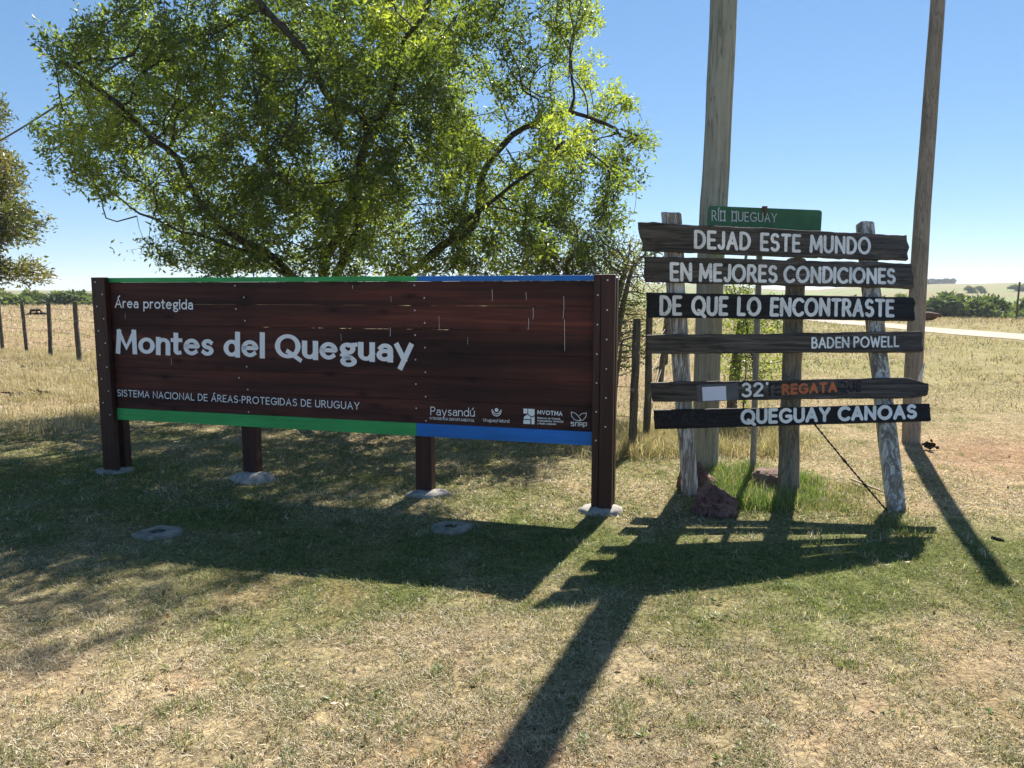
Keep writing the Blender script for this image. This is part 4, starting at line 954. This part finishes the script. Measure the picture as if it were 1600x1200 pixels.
def small_tree(name, label, cat, base, ell, natt, seg, infl, kill, leafn, lsize, seed, r0=.004, matl='leaf', pal=(LD, LM, LY), barkm='bark', thr=.42, spread=.07, rthr=.012, asp=.36, stems=1, group=None, ybias=0.0, nsc=1.0, parts=('trunk', 'crown')):
    rs = np.random.default_rng(seed); base = np.array(base, float); A = []
    for (c, r) in ell:
        v = rs.normal(size=(natt * 3, 3)); v /= np.linalg.norm(v, axis=1)[:, None]; v *= rs.random((len(v), 1)) ** .4
        A.append(base + np.array(c) + v * np.array(r))
    A = np.concatenate(A); A = A[fbm(A[:, 0] * nsc, A[:, 1] * nsc, A[:, 2] * nsc, seed, 3) > thr]; rs.shuffle(A); A = A[:natt]
    seeds = []; cz = np.mean([c[2] for c, r in ell])
    for s in range(stems):
        off = rs.normal(size=3) * .12 * (stems > 1); off[2] = 0; seeds.append((base + off + [0, 0, -.05], -1)); i = len(seeds) - 1; tgt = np.array(ell[s % len(ell)][0]); n = max(3, int(np.linalg.norm(tgt) / seg))
        for k in range(1, n): seeds.append((base + off + tgt * k / n * np.array([k / n, k / n, 1]) + rs.normal(size=3) * seg * .15, i)); i = len(seeds) - 1
    pos, par = grow(seeds, A, seg, infl, kill, 120, rs, (0, 0, .02), .22)
    rad = radii_of(pos, par, r0, 2.3)
    root = thing(name, label, cat, base, group)
    V, Q = branch_mesh(pos, par, rad, 0.0, seed); part(parts[0], V, [Q], M[barkm], root, True)
    if leafn:
        thin = np.where(rad < rthr)[0]; thin = thin[par[thin] >= 0]; c = np.repeat(pos[thin], leafn, 0); dp = np.repeat(pos[thin] - pos[par[thin]], leafn, 0); dp /= np.linalg.norm(dp, axis=1)[:, None] + 1e-9
        c = c + np.clip(rs.normal(size=c.shape), -1.6, 1.6) * spread
        Vl, Ql, Cl = leaf_mesh(c, lsize, asp, rs, leaf_cols(c, rs, seed + 3, nsc and 1 / max(nsc, .2), ybias, pal), .25, dp * .4); part(parts[1], Vl, [Ql], M[matl], root, False, Cl)
    return root
EU = (np.array([.045, .055, .022]), np.array([.095, .10, .04]), np.array([.19, .165, .065]))
# eucalyptus-like tree at the left edge, trunk outside the frame
te = np.array([-18.7, 24.5, 0])
small_tree('eucalyptus_tree', 'olive brown eucalyptus tree cut off by the left picture edge beyond the fence', 'tree', te,
  [((0, 0, 7.2), (2.6, 2.5, 2.2)), ((2.1, 0, 3.5), (2.1, 2.0, .9)), ((1.3, .5, 2.3), (2.3, 1.6, .6)), ((1.2, 0, 5.4), (1.9, 2, .9)), ((1.2, 0, 4.3), (1.6, 2, .8)), ((-2.0, 0, 4.5), (2.2, 2.2, 2.6))], 4200, .24, 3.0, .24, 40, .14, 5, .009, pal=EU, thr=.34, spread=.16, rthr=.026, asp=.4, nsc=.6)
# shrub seen between the planks
small_tree('green_shrub', 'leafy green shrub seen through the gaps right of the thick pole', 'shrub', (3.05, 9.6, 0), [((0, 0, .9), (.55, .5, .75)), ((-.25, 0, 1.5), (.3, .3, .45))], 900, .08, .8, .10, 15, .045, 9, .003, spread=.06, thr=.40, stems=3, ybias=.05, nsc=2.5, parts=('stem', 'foliage'))
# bare thorny tangle between tree and plank board
small_tree('thorny_shrub', 'tangled grey thorny shrub with sparse leaves beside the right end post of the brown sign', 'shrub', (1.2, 9.5, 0), [((0, 0, 1.65), (.75, .6, .5)), ((-.55, .2, 1.95), (.75, .6, .6)), ((.1, 0, 1.05), (.55, .5, .5)), ((.3, 0, 2.0), (.4, .3, .28))], 5200, .06, .7, .075, 7, .042, 19, .0058, barkm='twig', spread=.05, thr=.36, stems=8, ybias=.02, rthr=.0085, nsc=3, pal=(np.array([.07, .09, .04]), np.array([.14, .165, .07]), np.array([.22, .23, .10])), parts=('stem', 'foliage'))
# overhead cable
mb = MB(); A_ = np.array([-4.6, 9.7, 4.5]); B_ = te + np.array([.3, 0, 5.3]); P = [A_ + (B_ - A_) * f - np.array([0, 0, .9 * f * (1 - f)]) for f in np.linspace(0, 1, 24)]
tube(mb, P, [.017] * 24, 6); mb.solo('cable', M['cable'], A_, 'black cable running from the big tree crown out past the left picture edge', 'cable')

# belt of river bushes: four meshes, many individuals
def bush_mesh(seed):
    rs = np.random.default_rng(seed); c = []
    for k in range(16):
        o = np.array([rs.uniform(-1, 1), rs.uniform(-.7, .7), rs.uniform(.15, .8)]); r = rs.uniform(.28, .5)
        v = rs.normal(size=(260, 3)); v /= np.linalg.norm(v, axis=1)[:, None]; v[:, 2] = np.abs(v[:, 2]) * .8 - .15; c.append(o + v * r * rs.uniform(.75, 1.1, (260, 1)))
    c = np.concatenate(c); c = c[c[:, 2] > 0]; col = leaf_cols(c, rs, seed, .8, .0, (np.array([.06, .09, .03]), np.array([.11, .15, .05]), np.array([.20, .22, .08])))
    V, Q, C = leaf_mesh(c, .16, .6, rs, col, .5); return np_mesh('foliage', V, [Q], M['far_leaf'], C)
BUSH = [bush_mesh(200 + k) for k in range(5)]
def belt_bush(x, y, sx, sz, k, label, group):
    o = obj('river_bush', BUSH[k], None, (x, y, float(terrain(np.array(x), np.array(y))) - .1)); o.scale = (sx, sx, sz); o.rotation_euler = (0, 0, random.uniform(0, 6.28)); set_props(o, label, 'bush', group)
rb = random.Random(3)
for k in range(46):
    az = math.radians(rb.uniform(-42, -24)); d = rb.uniform(150, 250); belt_bush(d * math.sin(az), d * math.cos(az), rb.uniform(4.5, 8.5), rb.uniform(2.6, 4.6), k % 5, 'rounded green bush in the wooded belt beyond the left fence and dry field', 'river bushes beyond the left fence')
for k in range(64):
    az = math.radians(rb.uniform(21, 42)); d = rb.uniform(110, 185); belt_bush(d * math.sin(az), d * math.cos(az), rb.uniform(3, 8), rb.uniform(2.0, 5.6), k % 5, 'rounded green bush in the wooded belt beyond the dirt road', 'river bushes beyond the road')
def far_tree(px, py, d, w_, h_, label):
    q = at_depth(px, py, d); z = float(terrain(np.array(q[0]), np.array(d))); o = obj('hill_tree', BUSH[random.randrange(5)], None, (q[0], d, z - .3)); o.scale = (w_, w_, h_); set_props(o, label, 'tree')
far_tree(1523, 452, 420, 4, 4, 'lone dark round tree on the green hillside above the bushes right of the slim pole')
far_tree(1590, 449, 460, 7, 4.5, 'dark tree clump on the hillside behind the thin far post')
g_ = []
for k in range(12):
    px = 1436 + k * 4.0; q = at_depth(px, 440, 880); g_.append((q[0], 880 + rb.uniform(-6, 6), rb.uniform(4, 7)))
V_ = []; Q_ = []; C_ = []; nb_ = 0
for (x, y, s) in g_:
    me = BUSH[rb.randrange(5)]; v = np.zeros(len(me.vertices) * 3, np.float32); me.vertices.foreach_get('co', v); v = v.reshape(-1, 3) * [s, s, s * 1.1] + [x, y, float(terrain(np.array(x), np.array(y))) - .5]
    V_.append(v); Q_.append(np.arange(len(v)).reshape(-1, 4) + nb_); nb_ += len(v); C_.append(np.tile([[.03, .045, .02]], (len(v), 1)))
o = obj('far_grove', np_mesh('far_grove', np.concatenate(V_), [np.concatenate(Q_)], M['far_leaf'], np.concatenate(C_))); set_props(o, 'dark far grove on the skyline right of the slim pole', 'grove', None, 'stuff')
# something reddish brown far out on the road behind the slim pole: a grazing cow seen side-on
def cow():
    c = ground(1447, 502); root_l = 'reddish brown cow lying far off behind the slim pole near the road'
    mb = MB(); tube(mb, [c + [-.75, 0, .22], c + [-.55, 0, .26], c + [0, 0, .27], c + [.25, 0, .27], c + [.45, 0, .28], c + [.62, 0, .34], c + [.78, 0, .24]], [.05, .2, .25, .24, .17, .1, .05], 10)
    mb.solo('cow', M['red_soil_thing'], c, root_l, 'cow', None, True)
cow()

# ------------------------------------------------------------------ grass
def blades(name, x, y, ln, tilt, wd, cols, mat, label=None, cat=None, rs=RNG, seg=True):
    n = len(x); z = terrain(x, y); az = rs.uniform(0, 2 * np.pi, n); h = np.stack([np.cos(az), np.sin(az), np.zeros(n)], -1); s = np.stack([-np.sin(az), np.cos(az), np.zeros(n)], -1)
    b = np.stack([x, y, z - .003], -1); st, ct = np.sin(tilt)[:, None], np.cos(tilt)[:, None]; L = ln[:, None]; W = wd[:, None] * .5; up = np.array([[0, 0, 1.0]])
    tw = rs.uniform(-.8, .8, (n, 1)); side = s * np.cos(tw) + up * np.sin(tw)
    mid = b + (h * st * .8 + up * np.maximum(ct, .12) * 1.05) * L * .5; tip = mid + (h * np.minimum(st * 1.25, 1) + up * ct * .65) * L * .5
    if seg:
        V = np.stack([b - side * W, b + side * W, mid + side * W * .8, mid - side * W * .8, tip], 1).reshape(-1, 3); i = np.arange(n)[:, None] * 5
        P = [i + np.array([[0, 1, 2, 3]]), i + np.array([[3, 2, 4]])]; C = np.repeat(cols, 5, 0)
    else:
        V = np.stack([b - side * W, b + side * W, tip], 1).reshape(-1, 3); P = [np.arange(n * 3).reshape(-1, 3)]; C = np.repeat(cols, 3, 0)
    o = obj(name, np_mesh(name, V, P, mat, C)); o['kind'] = 'stuff'
    if label: o['label'] = label; o['category'] = cat
    return o
def scatter(n, d0, d1, half=39.0, rs=RNG, pw=1.0):
    d = d0 * (d1 / d0) ** rs.random(n) if pw == 0 else np.sqrt(rs.uniform(d0 ** 2, d1 ** 2, n)); a = np.radians(rs.uniform(-half, half, n)); return d * np.tan(a), d
STR = [np.array(c) for c in ((.56, .48, .31), (.47, .38, .235), (.31, .245, .15), (.68, .61, .45))]
GRN = [np.array(c) for c in ((.12, .17, .038), (.17, .22, .055), (.25, .26, .08))]
def blade_cols(x, y, rs=RNG, gb=0.0):
    g = greenness(x, y) + gb; n = len(x); isg = rs.random(n) < np.clip(g * 1.0, .03, .95)
    c = np.array(STR)[rs.integers(0, 4, n)]; cg = np.array(GRN)[rs.integers(0, 3, n)]; c = np.where(isg[:, None], cg, c); c = c * rs.uniform(.75, 1.2, (n, 1)); return c, isg
def lawn(name, n, d0, d1, ln, wd, label, seg=True):
    x, y = scatter(n, d0, d1, 41, RNG, 0); k = RNG.random(n) < (1 - .8 * bare(x, y)); cl = fbm(x / .07, y / .07, 0, 91, 2); k &= RNG.random(n) < sstep(.36, .58, cl) + .10; x, y = x[k], y[k]; n = len(x)
    c, isg = blade_cols(x, y); tilt = np.where(isg, RNG.uniform(.25, 1.25, n), RNG.uniform(.75, 1.5, n)); l = ln * RNG.uniform(.5, 1.4, n) * np.where(isg, .95, 1.1)
    blades(name, x, y, l, tilt, wd * RNG.uniform(.7, 1.3, n), c, M['blade'], label, 'grass', seg=seg)
lawn('lawn_grass', 430000, 1.9, 5.2, .033, .0027, 'short dry and green lawn grass in the foreground')
lawn('lawn_grass', 300000, 5.2, 13.0, .042, .0050, 'short grass of the lawn round and behind the signs')
# dry field
n = 150000; x, y = scatter(n, 10, 95, 42, RNG, 0); k = ~((np.abs(x - 17.7) < 1.7)) ; k &= RNG.random(n) < .35 + .9 * sstep(.4, .6, fbm(x / 2.5, y / 2.5, 0, 93)); x, y = x[k], y[k]; n = len(x)
g = sstep(.45, .7, fbm(x / 6, y / 4, 0, 95)) * .6 + .25 * sstep(2, 8, x); isg = RNG.random(n) < g
c = np.where(isg[:, None], np.array([.245, .245, .10]), np.array([.38, .30, .19])) * RNG.uniform(.6, 1.25, (n, 1))
blades('field_grass', x, y, (.06 + .0035 * y) * RNG.uniform(.5, 1.3, n), RNG.uniform(.2, 1.2, n), .006 + .0009 * y, c, M['blade'], 'dry tan grass of the open field behind the signs', 'grass', seg=False)
def tall(name, pts, n, ln, wd, cols, label, tilt=(.05, .75), spread=.1):
    cx = pts[RNG.integers(0, len(pts), n)]; x = cx[:, 0] + RNG.normal(size=n) * spread; y = cx[:, 1] + RNG.normal(size=n) * spread
    c = np.array(cols)[RNG.integers(0, len(cols), n)] * RNG.uniform(.7, 1.2, (n, 1)); blades(name, x, y, ln * RNG.uniform(.4, 1.2, n), RNG.uniform(*tilt, n), wd * RNG.uniform(.7, 1.3, n), c, M['blade'], label, 'grass')
dryc = [(.46, .38, .23), (.38, .30, .17), (.53, .46, .31), (.28, .27, .12)]
t = RNG.random(170); tp = c0 + dv * t[:, None] * 1.35 + RNG.normal(size=(170, 2)) * .75; lp = np.stack([RNG.uniform(-12.5, -5.0, 190), RNG.uniform(8.6, 15, 190)], -1)
tall('tall_dry_grass', np.concatenate([tp[tp[:, 0] < -4.5], lp]), 42000, .17, .006, dryc, 'tall dry straw coloured grass along the field fence', spread=.16)
cp_ = np.stack([RNG.uniform(.75, 3.0, 60), RNG.uniform(7.15, 8.8, 60)], -1); cp_ = cp_[(cp_[:, 1] - 7.1) > .25 * (cp_[:, 0] - .7) - .2]
tall('tall_dry_grass', cp_, 15000, .22, .005, [(.42, .34, .18), (.34, .28, .13), (.22, .24, .08), (.48, .42, .26)], 'tall pale grass hummocks round the corner fence post behind the plank board', (.1, 1.05), .13)
# fresh green tufts round the plank board's back posts
gp = [ground(px, py)[:2] for px, py in ((1128, 758), (1145, 748), (1160, 765), (1150, 785), (1175, 790), (1190, 782), (1180, 750), (1212, 790), (1255, 770), (1262, 755), (1225, 745), (1240, 782), (1135, 772), (1120, 745), (1168, 738))]
tall('green_grass_tuft', np.array(gp), 6500, .15, .0045, [(.10, .20, .03), (.15, .25, .04), (.075, .14, .025), (.24, .29, .08), (.40, .36, .18)], 'lush bright green grass tuft round the posts of the plank board', (.05, .95), .075)
gp = [ground(px, py)[:2] for px, py in ((1295, 775), (1330, 765), (1310, 790), (1270, 790), (1385, 815), (1420, 835))]
tall('green_grass_tuft', np.array(gp), 2600, .07, .004, [(.11, .18, .03), (.16, .21, .05), (.30, .27, .11)], 'low green grass patch near the foot of the guy wire', (.1, 1.0), .1)

# weeds and fallen leaves in the lawn
def litter():
    rs = np.random.default_rng(44); V = []; Q = []; C = []
    for k in range(60):
        x, y = scatter(1, 2.1, 7.5, 36, rs, 0); x, y = x[0], y[0]; m = rs.integers(5, 12); a = rs.uniform(0, 6.28, m); c = np.stack([np.full(m, x), np.full(m, y), np.full(m, float(terrain(x, y)) + .006)], -1) + np.stack([np.cos(a), np.sin(a), rs.uniform(0, .5, m)], -1) * rs.uniform(.002, .012, (m, 1))
        v, q, cc = leaf_mesh(c, .024, .45, rs, np.tile([[.13, .19, .05]], (m, 1)) * rs.uniform(.7, 1.5, (m, 1)), 1.5, np.stack([np.cos(a) * 3, np.sin(a) * 3, np.full(m, .9)], -1)); Q.append(q + sum(len(t) for t in V)); V.append(v); C.append(cc)
    o = obj('lawn_weeds', np_mesh('lawn_weeds', np.concatenate(V), [np.concatenate(Q)], M['blade'], np.concatenate(C))); set_props(o, 'small broad leaved weeds scattered through the front lawn', 'weeds', None, 'stuff')
    n = 900; x, y = scatter(n, 2.0, 9, 38, rs, 0); c = np.stack([x, y, terrain(x, y) + rs.uniform(.006, .02, n)], -1); cols = np.array([[.16, .09, .05], [.26, .17, .09], [.09, .06, .04], [.42, .34, .2]])[rs.integers(0, 4, n)]
    v, q, cc = leaf_mesh(c, .028, .5, rs, cols, 2.5); o = obj('fallen_leaves', np_mesh('fallen_leaves', v, [q], M['blade'], cc)); set_props(o, 'small brown fallen leaves littering the lawn', 'leaves', None, 'stuff')
litter()
# air
def air():
    mb = MB(); mb.hexa([(-2600, -2600, -8), (2600, -2600, -8), (2600, 2600, -8), (-2600, 2600, -8), (-2600, -2600, 42), (2600, -2600, 42), (2600, 2600, 42), (-2600, 2600, 42)])
    m = bpy.data.materials.new('haze'); m.use_nodes = True; nt = m.node_tree; nt.nodes.clear(); o = nt.nodes.new('ShaderNodeOutputMaterial'); v = nt.nodes.new('ShaderNodeVolumePrincipled')
    v.inputs['Color'].default_value = (0.80, 0.88, 1, 1); v.inputs['Density'].default_value = HAZE; v.inputs['Anisotropy'].default_value = 0.3; nt.links.new(v.outputs[0], o.inputs['Volume'])
    ob = obj('haze', np_mesh('haze', mb.V, mb.polys(), m)); ob['kind'] = 'stuff'
HAZE = 0.0002
air()

# scattered tufts that break up the front lawn
x, y = scatter(1100, 2.1, 9.0, 38, RNG, 0); k = RNG.random(1100) < sstep(.40, .62, fbm(x / .9, y / .9, 0, 131)); pts = np.stack([x[k], y[k]], -1)
h = len(pts) // 2
tall('lawn_tufts', pts[:h], 9000, .055, .0032, [(.16, .22, .055), (.22, .27, .075), (.30, .30, .12), (.13, .18, .045)], 'scattered small green tufts in the front lawn', (.1, 1.1), .028)
tall('lawn_tufts', pts[h:], 8000, .055, .0032, [(.58, .50, .34), (.48, .40, .25), (.66, .60, .44)], 'scattered small pale dry tufts in the front lawn', (.3, 1.35), .03)
